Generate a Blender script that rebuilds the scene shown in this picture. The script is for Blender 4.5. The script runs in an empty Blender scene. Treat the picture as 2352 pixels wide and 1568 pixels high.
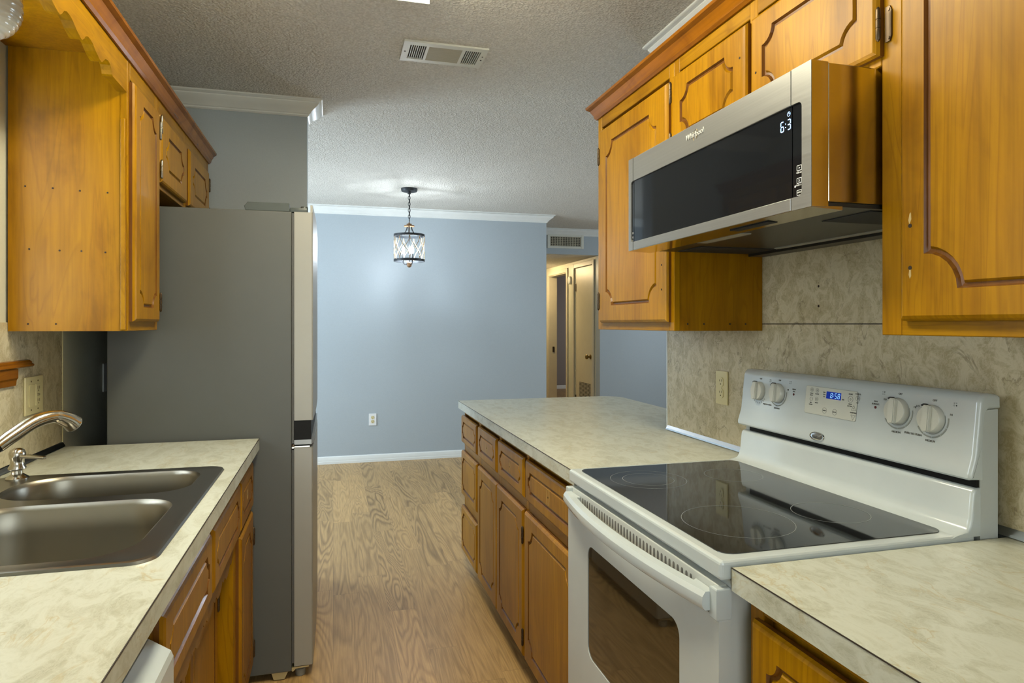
import bpy, bmesh, math, random
from math import sin, cos, tan, pi, sqrt, radians, atan2
from mathutils import Vector, Matrix
random.seed(7)
C = bpy.context.scene
COL = C.collection

# ------------------------------------------------------------------ camera, world, lights, exposure
HC = 1.334                       # eye height
cd = bpy.data.cameras.new('camera'); cam = bpy.data.objects.new('camera', cd); COL.objects.link(cam)
cd.sensor_width = 36.0; cd.lens = 36 * 1510 / 2352; cd.shift_y = -39.5 / 2352; cd.clip_start = 0.02
cam.location = (0, 0, HC); cam.rotation_euler = (pi / 2, 0, -radians(15.226))
C.camera = cam
vs = C.view_settings
vs.view_transform = 'Standard'; vs.look = 'None'; vs.gamma = 1; vs.use_curve_mapping = False
vs.exposure = 0.17
W = bpy.data.worlds.new('world'); C.world = W; W.use_nodes = True
W.node_tree.nodes['Background'].inputs[0].default_value = (0.75, 0.87, 1.0, 1)
W.node_tree.nodes['Background'].inputs[1].default_value = 2.0

def area(name, loc, rot, sx, sy, power, col):
    l = bpy.data.lights.new(name, 'AREA'); l.shape = 'RECTANGLE'; l.size = sx; l.size_y = sy
    l.energy = power; l.color = col
    o = bpy.data.objects.new(name, l); COL.objects.link(o); o.location = loc; o.rotation_euler = rot
    return o
KITCHEN_WARM = (1.0, 0.92, 0.68)
K_EMIT = 27.0          # fluorescent wrap over the kitchen floor
BULB_EMIT = 560.0      # candle bulbs of the dining pendant
HALL_W = 88.0
# daylight at the sink window, then four fill lamps in added unseen openings
area('daylight_sink_window', (-1.00, 1.62, 1.66), (0, -pi / 2, 0), 0.80, 0.86, 10, (0.80, 0.90, 1.0))
area('added_fill_living', (5.36, 4.6, 1.45), (0, pi / 2, 0), 1.4, 2.1, 54, (0.72, 0.86, 1.0))  # fill at an added living-room window, lifts the dining ceiling with cool light
area('added_fill_back', (0.30, -1.345, 1.08), (pi / 2, 0, 0), 1.7, 1.95, 18, (0.96, 1.0, 0.92))  # frontal fill at an added glazed door, evens out camera-facing sides
area('added_fill_bedroom', (6.88, 10.6, 1.5), (0, pi / 2, 0), 1.1, 1.1, 30, (0.95, 0.93, 0.95))  # fill at an added bedroom window, brightens the view through the doorway
area('added_fill_dining', (-2.19, 5.2, 1.4), (0, -pi / 2, 0), 1.3, 1.5, 95, (0.70, 0.85, 1.0))  # fill at an added dining window, brightens that room with cool light

# ------------------------------------------------------------------ materials
def new(name):
    m = bpy.data.materials.new(name); m.use_nodes = True
    nt = m.node_tree; b = nt.nodes['Principled BSDF']
    return m, nt, b
def N(nt, t, **k):
    n = nt.nodes.new(t)
    for a, v in k.items():
        if a in n.inputs: n.inputs[a].default_value = v
        else: setattr(n, a, v)
    return n
def rgb(c): return (c[0], c[1], c[2], 1)
def ramp(nt, fac, stops):
    r = nt.nodes.new('ShaderNodeValToRGB'); e = r.color_ramp.elements
    while len(e) > 1: e.remove(e[0])
    e[0].position = stops[0][0]; e[0].color = rgb(stops[0][1])
    for p, c in stops[1:]:
        k = e.new(p); k.color = rgb(c)
    nt.links.new(fac, r.inputs[0]); return r.outputs[0]
def mix(nt, f, a, b, mode='MIX'):
    n = nt.nodes.new('ShaderNodeMix'); n.data_type = 'RGBA'; n.blend_type = mode
    for sock, v in ((n.inputs[0], f), (n.inputs[6], a), (n.inputs[7], b)):
        if hasattr(v, 'links'): nt.links.new(v, sock)
        elif isinstance(v, (int, float)): sock.default_value = v
        else: sock.default_value = rgb(v)
    return n.outputs[2]
def math_(nt, op, a, b=0.0):
    n = nt.nodes.new('ShaderNodeMath'); n.operation = op
    for i, v in enumerate((a, b)):
        if hasattr(v, 'links'): nt.links.new(v, n.inputs[i])
        else: n.inputs[i].default_value = v
    return n.outputs[0]
def coords(nt, scale=(1, 1, 1), rnd=True, loc=(0, 0, 0)):
    tc = nt.nodes.new('ShaderNodeTexCoord')
    src = tc.outputs['Object']
    if rnd:
        oi = nt.nodes.new('ShaderNodeObjectInfo')
        ad = nt.nodes.new('ShaderNodeVectorMath'); ad.operation = 'ADD'
        mu = math_(nt, 'MULTIPLY', oi.outputs['Random'], 23.7)
        nt.links.new(src, ad.inputs[0]); nt.links.new(mu, ad.inputs[1]); src = ad.outputs[0]
    mp = N(nt, 'ShaderNodeMapping'); mp.inputs['Scale'].default_value = scale; mp.inputs['Location'].default_value = loc
    nt.links.new(src, mp.inputs[0]); return mp.outputs[0]
def noise(nt, v, scale, detail=4, rough=.55, dist=0.0):
    n = N(nt, 'ShaderNodeTexNoise'); n.inputs['Scale'].default_value = scale; n.inputs['Detail'].default_value = detail
    n.inputs['Roughness'].default_value = rough; n.inputs['Distortion'].default_value = dist
    nt.links.new(v, n.inputs['Vector']); return n.outputs[0]
def bump(nt, b, h, strength, dist=0.002):
    n = N(nt, 'ShaderNodeBump'); n.inputs['Strength'].default_value = strength; n.inputs['Distance'].default_value = dist
    nt.links.new(h, n.inputs['Height']); nt.links.new(n.outputs[0], b.inputs['Normal'])
def plain(name, c, rough=.5, metal=0.0, spec=.5, coat=0.0, emit=None, es=1.0, grain=0.0, gscale=300):
    m, nt, b = new(name)
    b.inputs['Base Color'].default_value = rgb(c); b.inputs['Roughness'].default_value = rough
    b.inputs['Metallic'].default_value = metal; b.inputs['Specular IOR Level'].default_value = spec
    b.inputs['Coat Weight'].default_value = coat; b.inputs['Coat Roughness'].default_value = .08
    if emit: b.inputs['Emission Color'].default_value = rgb(emit); b.inputs['Emission Strength'].default_value = es
    v = coords(nt)
    f = noise(nt, v, 9, 3)
    cl = mix(nt, f, [x * .94 for x in c], [min(1, x * 1.06) for x in c]); nt.links.new(cl, b.inputs['Base Color'])
    if grain: bump(nt, b, noise(nt, v, gscale, 2), grain, .001)
    return m
def wood(name, dark, mid, light, axis='Z', rough=.32, lines=.5, coat=.25):
    m, nt, b = new(name)
    st = {'X': (.09, 1, 1), 'Y': (1, .09, 1), 'Z': (1, 1, .09)}[axis]
    v = coords(nt, st)
    n1 = noise(nt, v, 7, 3, .5, .9)
    base = ramp(nt, n1, [(.28, mid), (.5, light), (.72, mid)])
    rings = math_(nt, 'FRACT', math_(nt, 'MULTIPLY', n1, 13))
    ln = ramp(nt, rings, [(0, (1, 1, 1)), (.10, (0, 0, 0)), (.82, (0, 0, 0)), (1, (1, 1, 1))])
    v2 = coords(nt, tuple(s * (1 if s > .5 else .5) for s in st))
    fine = noise(nt, v2, 90, 3, .6)
    lw = math_(nt, 'MULTIPLY', ln, math_(nt, 'MULTIPLY', fine, lines))
    c1 = mix(nt, lw, base, dark)
    fr = ramp(nt, fine, [(.35, (.72, .72, .72)), (.6, (1.06, 1.06, 1.06))])
    c2 = mix(nt, .55, c1, fr, 'MULTIPLY')
    bl = noise(nt, coords(nt, (1, 1, .45)), 4.6, 5, .62, .6)
    blr = ramp(nt, bl, [(.30, (.55, .47, .4)), (.47, (.92, .90, .86)), (.58, (1, 1, 1)), (.78, (1.14, 1.14, 1.1))])
    c3 = mix(nt, .8, c2, blr, 'MULTIPLY')
    nt.links.new(c3, b.inputs['Base Color'])
    b.inputs['Roughness'].default_value = rough; b.inputs['Coat Weight'].default_value = coat; b.inputs['Coat Roughness'].default_value = .18; b.inputs['Specular IOR Level'].default_value = .16
    bump(nt, b, fine, .06, .001)
    return m
def laminate(name, c0, c1, c2, vein, scale, rough, stretch=(1, 1, 1), bmp=.12):
    m, nt, b = new(name)
    v = coords(nt, stretch, rnd=False)
    n1 = noise(nt, v, scale, 6, .64, .8)
    base = ramp(nt, n1, [(.34, c0), (.47, c1), (.55, c2), (.68, c1)])
    n2 = noise(nt, v, scale * 2.6, 7, .72, 1.4)
    fl = ramp(nt, n2, [(.44, (0, 0, 0)), (.5, (1, 1, 1)), (.56, (0, 0, 0))])
    c_ = mix(nt, math_(nt, 'MULTIPLY', fl, .60), base, c2)
    n3 = noise(nt, v, scale * .45, 5, .55, 1.0)
    vn = ramp(nt, n3, [(.485, (0, 0, 0)), (.5, (1, 1, 1)), (.515, (0, 0, 0))])
    msk = ramp(nt, noise(nt, v, scale * .8, 2), [(.45, (0, 0, 0)), (.6, (1, 1, 1))])
    c3 = mix(nt, math_(nt, 'MULTIPLY', math_(nt, 'MULTIPLY', vn, msk), .75), c_, vein)
    nt.links.new(c3, b.inputs['Base Color']); b.inputs['Roughness'].default_value = rough
    if bmp: bump(nt, b, n2, bmp, .0008)
    return m
def brushed(name, c, rough, axis='Y', aniso=1.0):
    m, nt, b = new(name)
    st = {'X': (2, 300, 300), 'Y': (300, 2, 300), 'Z': (300, 300, 2)}[axis]
    f = noise(nt, coords(nt, st), 1.0, 3)
    cl = mix(nt, f, [x * .88 for x in c], [min(1, x * 1.1) for x in c])
    nt.links.new(cl, b.inputs['Base Color']); b.inputs['Metallic'].default_value = aniso
    r = math_(nt, 'ADD', math_(nt, 'MULTIPLY', f, .14), rough - .07); nt.links.new(r, b.inputs['Roughness'])
    bump(nt, b, f, .015, .0005)
    return m

M = {}
M['wood_up'] = wood('amber_maple', (.11, .040, .0006), (.275, .122, .0006), (.355, .170, .001), coat=.0)
M['wood_up_y'] = wood('amber_maple_rail', (.10, .037, .0006), (.25, .112, .0006), (.32, .155, .001), 'Y', coat=.0)
M['wood_side'] = wood('amber_plywood', (.13, .048, .0006), (.26, .109, .0006), (.33, .149, .001), 'Z', lines=.45, coat=.0)
M['wood_lo'] = wood('brown_maple', (.11, .040, .0012), (.265, .113, .003), (.34, .157, .006), coat=.02)
M['wood_lo_y'] = wood('brown_maple_rail', (.09, .036, .0012), (.225, .097, .003), (.29, .132, .005), 'Y', coat=.02)
M['wood_trim'] = wood('red_brown_moulding', (.075, .024, .0015), (.19, .062, .002), (.26, .092, .003), 'Y', .26, coat=.1)
M['wood_edge'] = wood('dark_brown_edge', (.05, .018, .003), (.125, .046, .006), (.165, .064, .009), 'Z', coat=.15)
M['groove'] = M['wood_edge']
M['counter'] = laminate('cream_laminate', (.352, .350, .265), (.428, .433, .345), (.515, .528, .45), (.40, .335, .185), 22, .30, (1, .5, 1), .03)
M['splash'] = laminate('tan_marble_laminate', (.36, .30, .17), (.41, .35, .21), (.56, .50, .345), (.19, .145, .08), 21, .40, (1, 1, .8), .10)
M['seam'] = plain('dark_seam', (.03, .022, .015), .5)
M['white_enamel'] = plain('white_enamel', (.47, .515, .52), .16, coat=.3)
M['white_enamel_textured'] = plain('white_textured_enamel', (.46, .49, .475), .30, grain=.05, gscale=900)
M['white_plastic'] = plain('white_plastic', (.51, .53, .50), .3)
M['knob_white'] = plain('white_knob', (.52, .525, .47), .22)
M['ivory'] = plain('ivory_plastic', (.62, .55, .30), .32)
M['ivory_dark'] = plain('ivory_slot', (.10, .075, .03), .6)
M['plate_white'] = plain('white_cover_plate', (.72, .74, .74), .35)
M['black_glass'] = plain('black_ceramic_glass', (.010, .011, .012), .045, spec=.75)
M['mw_glass'] = plain('black_door_glass', (.008, .009, .011), .05, spec=.3)
M['black_glass_win'] = plain('smoked_glass', (.040, .028, .013), .03, spec=1.0)
M['black'] = plain('black_plastic', (.010, .010, .010), .5, spec=.15)
M['dark_under'] = plain('dark_grey_sheet', (.030, .030, .026), .35, metal=.4)
M['grey_under'] = plain('grey_lens', (.33, .32, .26), .4)
M['mesh_under'] = plain('black_filter', (.01, .01, .01), .7)
M['fridge_side'] = plain('grey_painted_steel', (.080, .083, .076), .45, grain=.12, gscale=700)
M['hinge_cover'] = plain('grey_hinge_cover', (.05, .06, .055), .4)
M['stainless'] = brushed('brushed_stainless', (.30, .30, .285), .34, 'Y', .7)
M['stainless_v'] = plain('fridge_door_finish', (.29, .28, .245), .38, metal=.25, grain=.05, gscale=900)
M['stainless_door'] = brushed('fridge_door_front', (.52, .55, .58), .16, 'Z')
M['sink'] = plain('sink_stainless', (.29, .27, .22), .33, metal=1.0)
M['sink_deck'] = plain('sink_deck_stainless', (.27, .27, .26), .30, metal=1.0)
M['mw_side'] = plain('dark_metal_side', (.62, .58, .48), .16, metal=1.0)
M['nickel'] = plain('brushed_nickel', (.62, .59, .52), .17, metal=1.0)
M['chrome'] = plain('chrome', (.80, .80, .80), .07, metal=1.0)
M['aluminium'] = plain('aluminium_strip', (.66, .68, .70), .22, metal=1.0)
M['bronze'] = plain('aged_bronze', (.085, .058, .034), .36, metal=.8)
M['hinge_silver'] = plain('worn_hinge', (.25, .22, .17), .3, metal=1.0)
M['brass'] = plain('antique_brass', (.26, .17, .05), .28, metal=1.0)
M['gasket'] = plain('fridge_gasket', (.025, .025, .025), .6)
M['gasket_l'] = plain('fridge_gasket_rib', (.16, .16, .15), .5)
M['foot'] = plain('grey_foot', (.22, .22, .19), .5)
M['foot_bracket'] = plain('zinc_bracket', (.45, .38, .20), .4, metal=.6)
M['trim_white'] = plain('white_trim_paint', (.70, .72, .69), .32)
M['door_cream'] = plain('cream_door_paint', (.60, .55, .40), .4)
M['casing_cream'] = plain('cream_casing_paint', (.56, .53, .42), .4)
M['vent_white'] = plain('white_vent_paint', (.62, .62, .54), .4)
M['vent_dark'] = plain('vent_shadow_box', (.035, .03, .022), .8)
M['vent_slat'] = plain('vent_slat_paint', (.40, .37, .27), .5)
M['blackmetal'] = plain('black_iron', (.020, .023, .026), .45, metal=.3)
M['rope'] = plain('whitewashed_rod', (.26, .17, .075), .5)
M['lampwood'] = plain('pendant_wood', (.20, .11, .045), .5)
M['bulb'] = plain('lit_bulb', (1, 1, 1), .3, emit=(.80, .90, 1.0), es=BULB_EMIT)
M['diffuser'] = plain('lit_diffuser', (1, 1, 1), .4, emit=KITCHEN_WARM, es=K_EMIT)
M['hall_glow'] = plain('lit_dome', (1, 1, 1), .4, emit=(1, .74, .40), es=HALL_W)
M['candle'] = plain('candle_sleeve', (.10, .12, .15), .4)
M['print'] = plain('grey_print', (.13, .13, .12), .5)
M['print_dark'] = plain('black_print', (.02, .02, .02), .5)
M['print_light'] = plain('dial_arc_print', (.24, .255, .23), .5)
M['ring'] = plain('burner_ring_print', (.22, .24, .24), .3)
M['panel_grey'] = plain('control_overlay', (.55, .56, .49), .35)
M['lcd'] = plain('blue_display', (.003, .012, .12), .12, emit=(.004, .03, .32), es=.5)
M['lcd_on'] = plain('display_digit', (.3, .5, .8), .4, emit=(.25, .60, 1.0), es=.8)
M['mw_on'] = plain('blue_digit', (.3, .5, 1), .4, emit=(.34, .58, 1.0), es=3.2)
M['mw_print'] = plain('white_print', (.75, .75, .75), .4)
M['red_lamp'] = plain('red_indicator', (.10, .008, .006), .3)
M['logo_silver'] = plain('badge_silver', (.66, .66, .63), .25, metal=.3)
M['logo_metal'] = plain('badge_metal', (.70, .70, .68), .15, metal=1.0)
M['hole'] = plain('screw_hole', (.02, .01, .004), .8)
M['wear'] = plain('worn_bare_wood', (.46, .33, .13), .5)

def glass(name, c, rough=.03):
    m, nt, b = new(name)
    b.inputs['Base Color'].default_value = rgb(c); b.inputs['Roughness'].default_value = rough
    b.inputs['Transmission Weight'].default_value = 1.0; b.inputs['IOR'].default_value = 1.45
    return m
M['pane'] = glass('window_glass', (.95, .98, .97))
M['ribbed'] = plain('ribbed_globe_glass', (.62, .62, .56), .12, coat=.5)
M['ribbed'].node_tree.nodes['Principled BSDF'].inputs['Transmission Weight'].default_value = .35

def wallpaint(name, c):
    m, nt, b = new(name)
    v = coords(nt, rnd=False)
    n1 = noise(nt, v, 130, 3, .6)
    cl = mix(nt, n1, [x * .93 for x in c], [x * 1.06 for x in c]); nt.links.new(cl, b.inputs['Base Color'])
    b.inputs['Roughness'].default_value = .42
    bump(nt, b, n1, .10, .0012); return m
M['wall'] = wallpaint('blue_grey_wall_paint', (.37, .42, .447))
M['wall_pale'] = wallpaint('pale_kitchen_paint', (.55, .55, .44))
M['wall_room'] = wallpaint('mauve_grey_paint', (.25, .22, .20))

def ceiling_mat():
    m, nt, b = new('popcorn_ceiling')
    v = coords(nt, rnd=False)
    vo = N(nt, 'ShaderNodeTexVoronoi'); vo.inputs['Scale'].default_value = 95; nt.links.new(v, vo.inputs['Vector'])
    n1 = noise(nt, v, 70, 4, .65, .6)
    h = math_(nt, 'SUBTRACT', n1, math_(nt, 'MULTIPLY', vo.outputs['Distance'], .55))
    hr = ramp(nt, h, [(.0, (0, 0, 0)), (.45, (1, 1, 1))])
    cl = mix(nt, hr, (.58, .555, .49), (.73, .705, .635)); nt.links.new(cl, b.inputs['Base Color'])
    b.inputs['Roughness'].default_value = .75
    bump(nt, b, hr, .9, .006); return m
M['ceiling'] = ceiling_mat()

def floor_mat():
    m, nt, b = new('oak_plank_vinyl')
    tc = N(nt, 'ShaderNodeTexCoord'); sp = N(nt, 'ShaderNodeSeparateXYZ'); nt.links.new(tc.outputs['Object'], sp.inputs[0])
    PW, PL = .125, 1.22
    xi = math_(nt, 'DIVIDE', sp.outputs[0], PW); row = math_(nt, 'FLOOR', xi)
    wn = N(nt, 'ShaderNodeTexWhiteNoise', noise_dimensions='1D'); nt.links.new(row, wn.inputs['W'])
    yi = math_(nt, 'ADD', math_(nt, 'DIVIDE', sp.outputs[1], PL), math_(nt, 'MULTIPLY', wn.outputs[0], 7.3)); colm = math_(nt, 'FLOOR', yi)
    idn = math_(nt, 'ADD', math_(nt, 'MULTIPLY', row, 17.13), math_(nt, 'MULTIPLY', colm, 5.71))
    w2 = N(nt, 'ShaderNodeTexWhiteNoise', noise_dimensions='1D'); nt.links.new(idn, w2.inputs['W'])
    off = N(nt, 'ShaderNodeCombineXYZ'); nt.links.new(math_(nt, 'MULTIPLY', w2.outputs[0], 31.0), off.inputs[0]); nt.links.new(math_(nt, 'MULTIPLY', w2.outputs[0], 57.0), off.inputs[1])
    ad = N(nt, 'ShaderNodeVectorMath', operation='ADD'); nt.links.new(tc.outputs['Object'], ad.inputs[0]); nt.links.new(off.outputs[0], ad.inputs[1])
    mp = N(nt, 'ShaderNodeMapping'); mp.inputs['Scale'].default_value = (1, .095, 1); nt.links.new(ad.outputs[0], mp.inputs[0])
    n1 = noise(nt, mp.outputs[0], 6.5, 2, .4, .7)
    rg = math_(nt, 'FRACT', math_(nt, 'MULTIPLY', n1, 21))
    ln = ramp(nt, rg, [(0, (.1, .1, .1)), (.30, (.9, .9, .9)), (.62, (1, 1, 1)), (.86, (.25, .25, .25)), (1, (0, 0, 0))])
    mp2 = N(nt, 'ShaderNodeMapping'); mp2.inputs['Scale'].default_value = (1, .035, 1); nt.links.new(ad.outputs[0], mp2.inputs[0])
    fine = noise(nt, mp2.outputs[0], 150, 3, .6)
    msk = ramp(nt, noise(nt, mp.outputs[0], 3.1, 2, .5), [(.38, (.22, .22, .22)), (.62, (.95, .95, .95))])
    c1 = mix(nt, ln, mix(nt, msk, (.44, .275, .106), (.245, .145, .050)), (.50, .320, .130))
    c2 = mix(nt, .55, c1, ramp(nt, fine, [(.33, (.62, .59, .54)), (.62, (1.10, 1.10, 1.10))]), 'MULTIPLY')
    tone = ramp(nt, w2.outputs[0], [(0, (.84, .83, .80)), (1, (1.1, 1.08, 1.05))])
    c3 = mix(nt, .8, c2, tone, 'MULTIPLY')
    fx = math_(nt, 'FRACT', xi); fy = math_(nt, 'FRACT', yi)
    ex = math_(nt, 'LESS_THAN', fx, .010); ey = math_(nt, 'LESS_THAN', fy, .0016)
    c4 = mix(nt, math_(nt, 'MULTIPLY', math_(nt, 'MAXIMUM', ex, ey), .5), c3, (.11, .065, .03))
    nt.links.new(c4, b.inputs['Base Color']); b.inputs['Roughness'].default_value = .40
    bump(nt, b, fine, .08, .0008); return m
M['floor'] = floor_mat()

# ------------------------------------------------------------------ helpers
def wloc(o):
    v = Vector((0, 0, 0))
    while o is not None: v = v + Vector(o.location); o = o.parent
    return v
def obj(name, bm, m, parent=None, smooth=None, recalc=True):
    """link one mesh; vertices are given in world space and moved into the parent's space"""
    if recalc: bmesh.ops.recalc_face_normals(bm, faces=bm.faces[:])
    if parent is not None:
        off = wloc(parent)
        for v in bm.verts: v.co -= off
    me = bpy.data.meshes.new(name); bm.to_mesh(me); bm.free()
    o = bpy.data.objects.new(name, me); COL.objects.link(o)
    me.materials.append(M[m] if isinstance(m, str) else m)
    if smooth is not None:
        for p in me.polygons: p.use_smooth = True
        me.set_sharp_from_angle(angle=radians(smooth))
    if parent is not None: o.parent = parent
    return o
def thing(name, label, cat, loc, group=None):
    o = bpy.data.objects.new(name, None); COL.objects.link(o); o.location = loc; o.empty_display_size = .05
    o['label'] = label; o['category'] = cat
    if group: o['group'] = group
    return o
def tag(o, label, cat, group=None):
    o['label'] = label; o['category'] = cat
    if group: o['group'] = group
    return o
def struct(name, bm, m, smooth=None):
    o = obj(name, bm, m, None, smooth); o['kind'] = 'structure'; return o
def box(bm, x0, x1, y0, y1, z0, z1, bev=0.0, seg=2):
    t = bmesh.new(); bmesh.ops.create_cube(t, size=1)
    for v in t.verts:
        v.co = Vector(((x0 + x1) / 2 + v.co.x * (x1 - x0), (y0 + y1) / 2 + v.co.y * (y1 - y0), (z0 + z1) / 2 + v.co.z * (z1 - z0)))
    if bev: bmesh.ops.bevel(t, geom=t.edges[:], offset=bev, segments=seg, profile=.5, affect='EDGES')
    merge(bm, t); return bm
def merge(bm, t):
    me = bpy.data.meshes.new('tmp'); t.to_mesh(me); t.free(); bm.from_mesh(me); bpy.data.meshes.remove(me)
def B(*a, **k): return box(bmesh.new(), *a, **k)
def prism(bm, poly, axis, a0, a1, bev=0.0, seg=2):
    t = bmesh.new()
    def P(p, a): return {'x': (a, p[0], p[1]), 'y': (p[0], a, p[1]), 'z': (p[0], p[1], a)}[axis]
    lo = [t.verts.new(P(p, a0)) for p in poly]; hi = [t.verts.new(P(p, a1)) for p in poly]
    n = len(poly)
    for i in range(n): t.faces.new((lo[i], lo[(i + 1) % n], hi[(i + 1) % n], hi[i]))
    c0 = t.faces.new(lo); c1 = t.faces.new(hi[::-1])
    bmesh.ops.recalc_face_normals(t, faces=t.faces[:])
    if bev:
        es = [e for e in t.edges if c0 in e.link_faces or c1 in e.link_faces]
        bmesh.ops.bevel(t, geom=es, offset=bev, segments=seg, profile=.5, affect='EDGES')
    merge(bm, t); return bm
def PR(*a, **k): return prism(bmesh.new(), *a, **k)
def frame_of(d):
    d = Vector(d).normalized(); u = Vector((0, 0, 1)) if abs(d.z) < .9 else Vector((1, 0, 0))
    a = d.cross(u).normalized(); return a, d.cross(a).normalized(), d
def tube(bm, pts, r, seg=12, caps=True, closed=False):
    pts = [Vector(p) for p in pts]; n = len(pts); rr = r if isinstance(r, (list, tuple)) else [r] * n
    rings = []; pa = None
    for i, p in enumerate(pts):
        if closed: d = (pts[(i + 1) % n] - pts[i - 1])
        else: d = (pts[min(i + 1, n - 1)] - pts[max(i - 1, 0)])
        d.normalize()
        if pa is None: a, b_, _ = frame_of(d)
        else:
            a = pa - d * pa.dot(d); a.normalize(); b_ = d.cross(a)
        pa = a
        rings.append([bm.verts.new(p + (a * cos(2 * pi * k / seg) + b_ * sin(2 * pi * k / seg)) * rr[i]) for k in range(seg)])
    for i in range(n if closed else n - 1):
        r0, r1 = rings[i], rings[(i + 1) % n]
        for k in range(seg): bm.faces.new((r0[k], r0[(k + 1) % seg], r1[(k + 1) % seg], r1[k]))
    if caps and not closed: bm.faces.new(rings[0][::-1]); bm.faces.new(rings[-1])
    return bm
def lathe(bm, c, prof, axis=(0, 0, 1), seg=28, cap=True):
    """prof: (radius, height along axis) from c"""
    a, b_, d = frame_of(axis); c = Vector(c); rings = []
    for r, h in prof:
        rings.append([bm.verts.new(c + d * h + (a * cos(2 * pi * k / seg) + b_ * sin(2 * pi * k / seg)) * max(r, 1e-5)) for k in range(seg)])
    for i in range(len(rings) - 1):
        for k in range(seg): bm.faces.new((rings[i][k], rings[i][(k + 1) % seg], rings[i + 1][(k + 1) % seg], rings[i + 1][k]))
    if cap: bm.faces.new(rings[0][::-1]); bm.faces.new(rings[-1])
    return bm
def spline(ps, n=8):
    ps = [Vector(p) for p in ps]; out = []
    for i in range(len(ps) - 1):
        p0, p1, p2, p3 = ps[max(i - 1, 0)], ps[i], ps[i + 1], ps[min(i + 2, len(ps) - 1)]
        for k in range(n):
            t = k / n
            out.append(.5 * (2 * p1 + (p2 - p0) * t + (2 * p0 - 5 * p1 + 4 * p2 - p3) * t * t + (3 * p1 - p0 - 3 * p2 + p3) * t ** 3))
    out.append(ps[-1]); return out
def rrect(x0, x1, y0, y1, r, n=6):
    out = []
    for cx, cy, a0 in ((x1 - r, y1 - r, 0), (x0 + r, y1 - r, 90), (x0 + r, y0 + r, 180), (x1 - r, y0 + r, 270)):
        for k in range(n + 1):
            a = radians(a0 + 90 * k / n); out.append((cx + r * cos(a), cy + r * sin(a)))
    return out
def sweep(path, prof, name, m, side=1, closed=False, smooth=25):
    """moulding: prof (out, z) carried along the xy path, out to the left (side=1) or right of it, mitred"""
    bm = bmesh.new(); n = len(path); P = [Vector(p) for p in path]; rows = []
    for i in range(n):
        d0 = (P[i] - P[i - 1]).normalized() if i > 0 else (P[1] - P[0]).normalized()
        d1 = (P[i + 1] - P[i]).normalized() if i < n - 1 else d0
        n0 = Vector((-d0.y, d0.x)) * side; n1 = Vector((-d1.y, d1.x)) * side
        mt = (n0 + n1); mt = mt / max(mt.dot(n0), 1e-6)
        rows.append([bm.verts.new((P[i].x + mt.x * o, P[i].y + mt.y * o, z)) for o, z in prof])
    for i in range(n - 1):
        for k in range(len(prof)): bm.faces.new((rows[i][k], rows[i][(k + 1) % len(prof)], rows[i + 1][(k + 1) % len(prof)], rows[i + 1][k]))
    bm.faces.new(rows[0]); bm.faces.new(rows[-1][::-1])
    return bm
def text(name, body, size, at, right, up, m, parent, align='CENTER', lift=.0004, sx=1.0):
    cu = bpy.data.curves.new('t', 'FONT'); cu.body = body; cu.size = size; cu.align_x = align; cu.align_y = 'CENTER'; cu.extrude = lift
    to = bpy.data.objects.new('t', cu); COL.objects.link(to)
    bpy.context.view_layer.update()
    me = bpy.data.meshes.new_from_object(to.evaluated_get(bpy.context.evaluated_depsgraph_get()))
    bpy.data.objects.remove(to); bpy.data.curves.remove(cu)
    r = Vector(right).normalized(); u = Vector(up).normalized(); nn = r.cross(u); A = Vector(at)
    off = wloc(parent) if parent else Vector((0, 0, 0))
    for v in me.vertices: v.co = A + r * v.co.x * sx + u * v.co.y + nn * (v.co.z + lift) - off
    me.name = name; o = bpy.data.objects.new(name, me); COL.objects.link(o); me.materials.clear(); me.materials.append(M[m]); o.parent = parent
    return o

# panel doors and drawer fronts: slab with a lipped edge and a routed groove with scooped corners
def outline(w, h, mg, cut, o, n=7):
    pts = []; lo = mg + o; R = cut + o; ang0 = math.asin(min(.99, o / R))
    for cx, cy, sx, sy in ((mg, mg, 1, 1), (w - mg, mg, -1, 1), (w - mg, h - mg, -1, -1), (mg, h - mg, 1, -1)):
        arc = []
        for k in range(n):
            a = ang0 + (pi / 2 - 2 * ang0) * k / (n - 1)
            arc.append((cx + sx * R * sin(a), cy + sy * R * cos(a)))      # from the vertical side round to the horizontal side
        if (sx, sy) in ((-1, 1), (1, -1)): arc = arc[::-1]
        pts += arc
    return pts
def front(face, x, y0, y1, z0, z1, t=.018, mg=.05, cut=.04, n=7):
    """face -1 looks toward -x, +1 toward +x; x is the plane the back of the slab lies on"""
    w, h = y1 - y0, z1 - z0; bm = bmesh.new()
    def V(u, v, d): return bm.verts.new((x + face * d, y0 + u, z0 + v))
    def R(i, d): return [V(i, i, d), V(w - i, i, d), V(w - i, h - i, d), V(i, h - i, d)]
    loops = [R(0, 0), R(0, t - .009), R(.0035, t - .0035), R(.009, t)]
    for a, b_ in zip(loops, loops[1:]):
        for k in range(4): bm.faces.new((a[k], a[(k + 1) % 4], b_[(k + 1) % 4], b_[k]))
    bm.faces.new(loops[0][::-1])
    gr = [[V(p[0], p[1], d) for p in outline(w, h, mg, cut, o, n)] for o, d in ((0, t), (.0035, t - .006), (.0085, t - .0065), (.0125, t - .001))]
    rr = loops[-1]
    for c in range(4):
        arc = gr[0][c * n:(c + 1) * n]
        for k in range(n - 1): bm.faces.new((rr[c], arc[k], arc[k + 1]))
        nx = gr[0][((c + 1) % 4) * n]
        bm.faces.new((rr[c], arc[-1], nx, rr[(c + 1) % 4]))
    for a, b_ in zip(gr, gr[1:]):
        L = len(a)
        for k in range(L): bm.faces.new((a[k], a[(k + 1) % L], b_[(k + 1) % L], b_[k]))
    bm.faces.new(gr[-1])
    return bm
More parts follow.
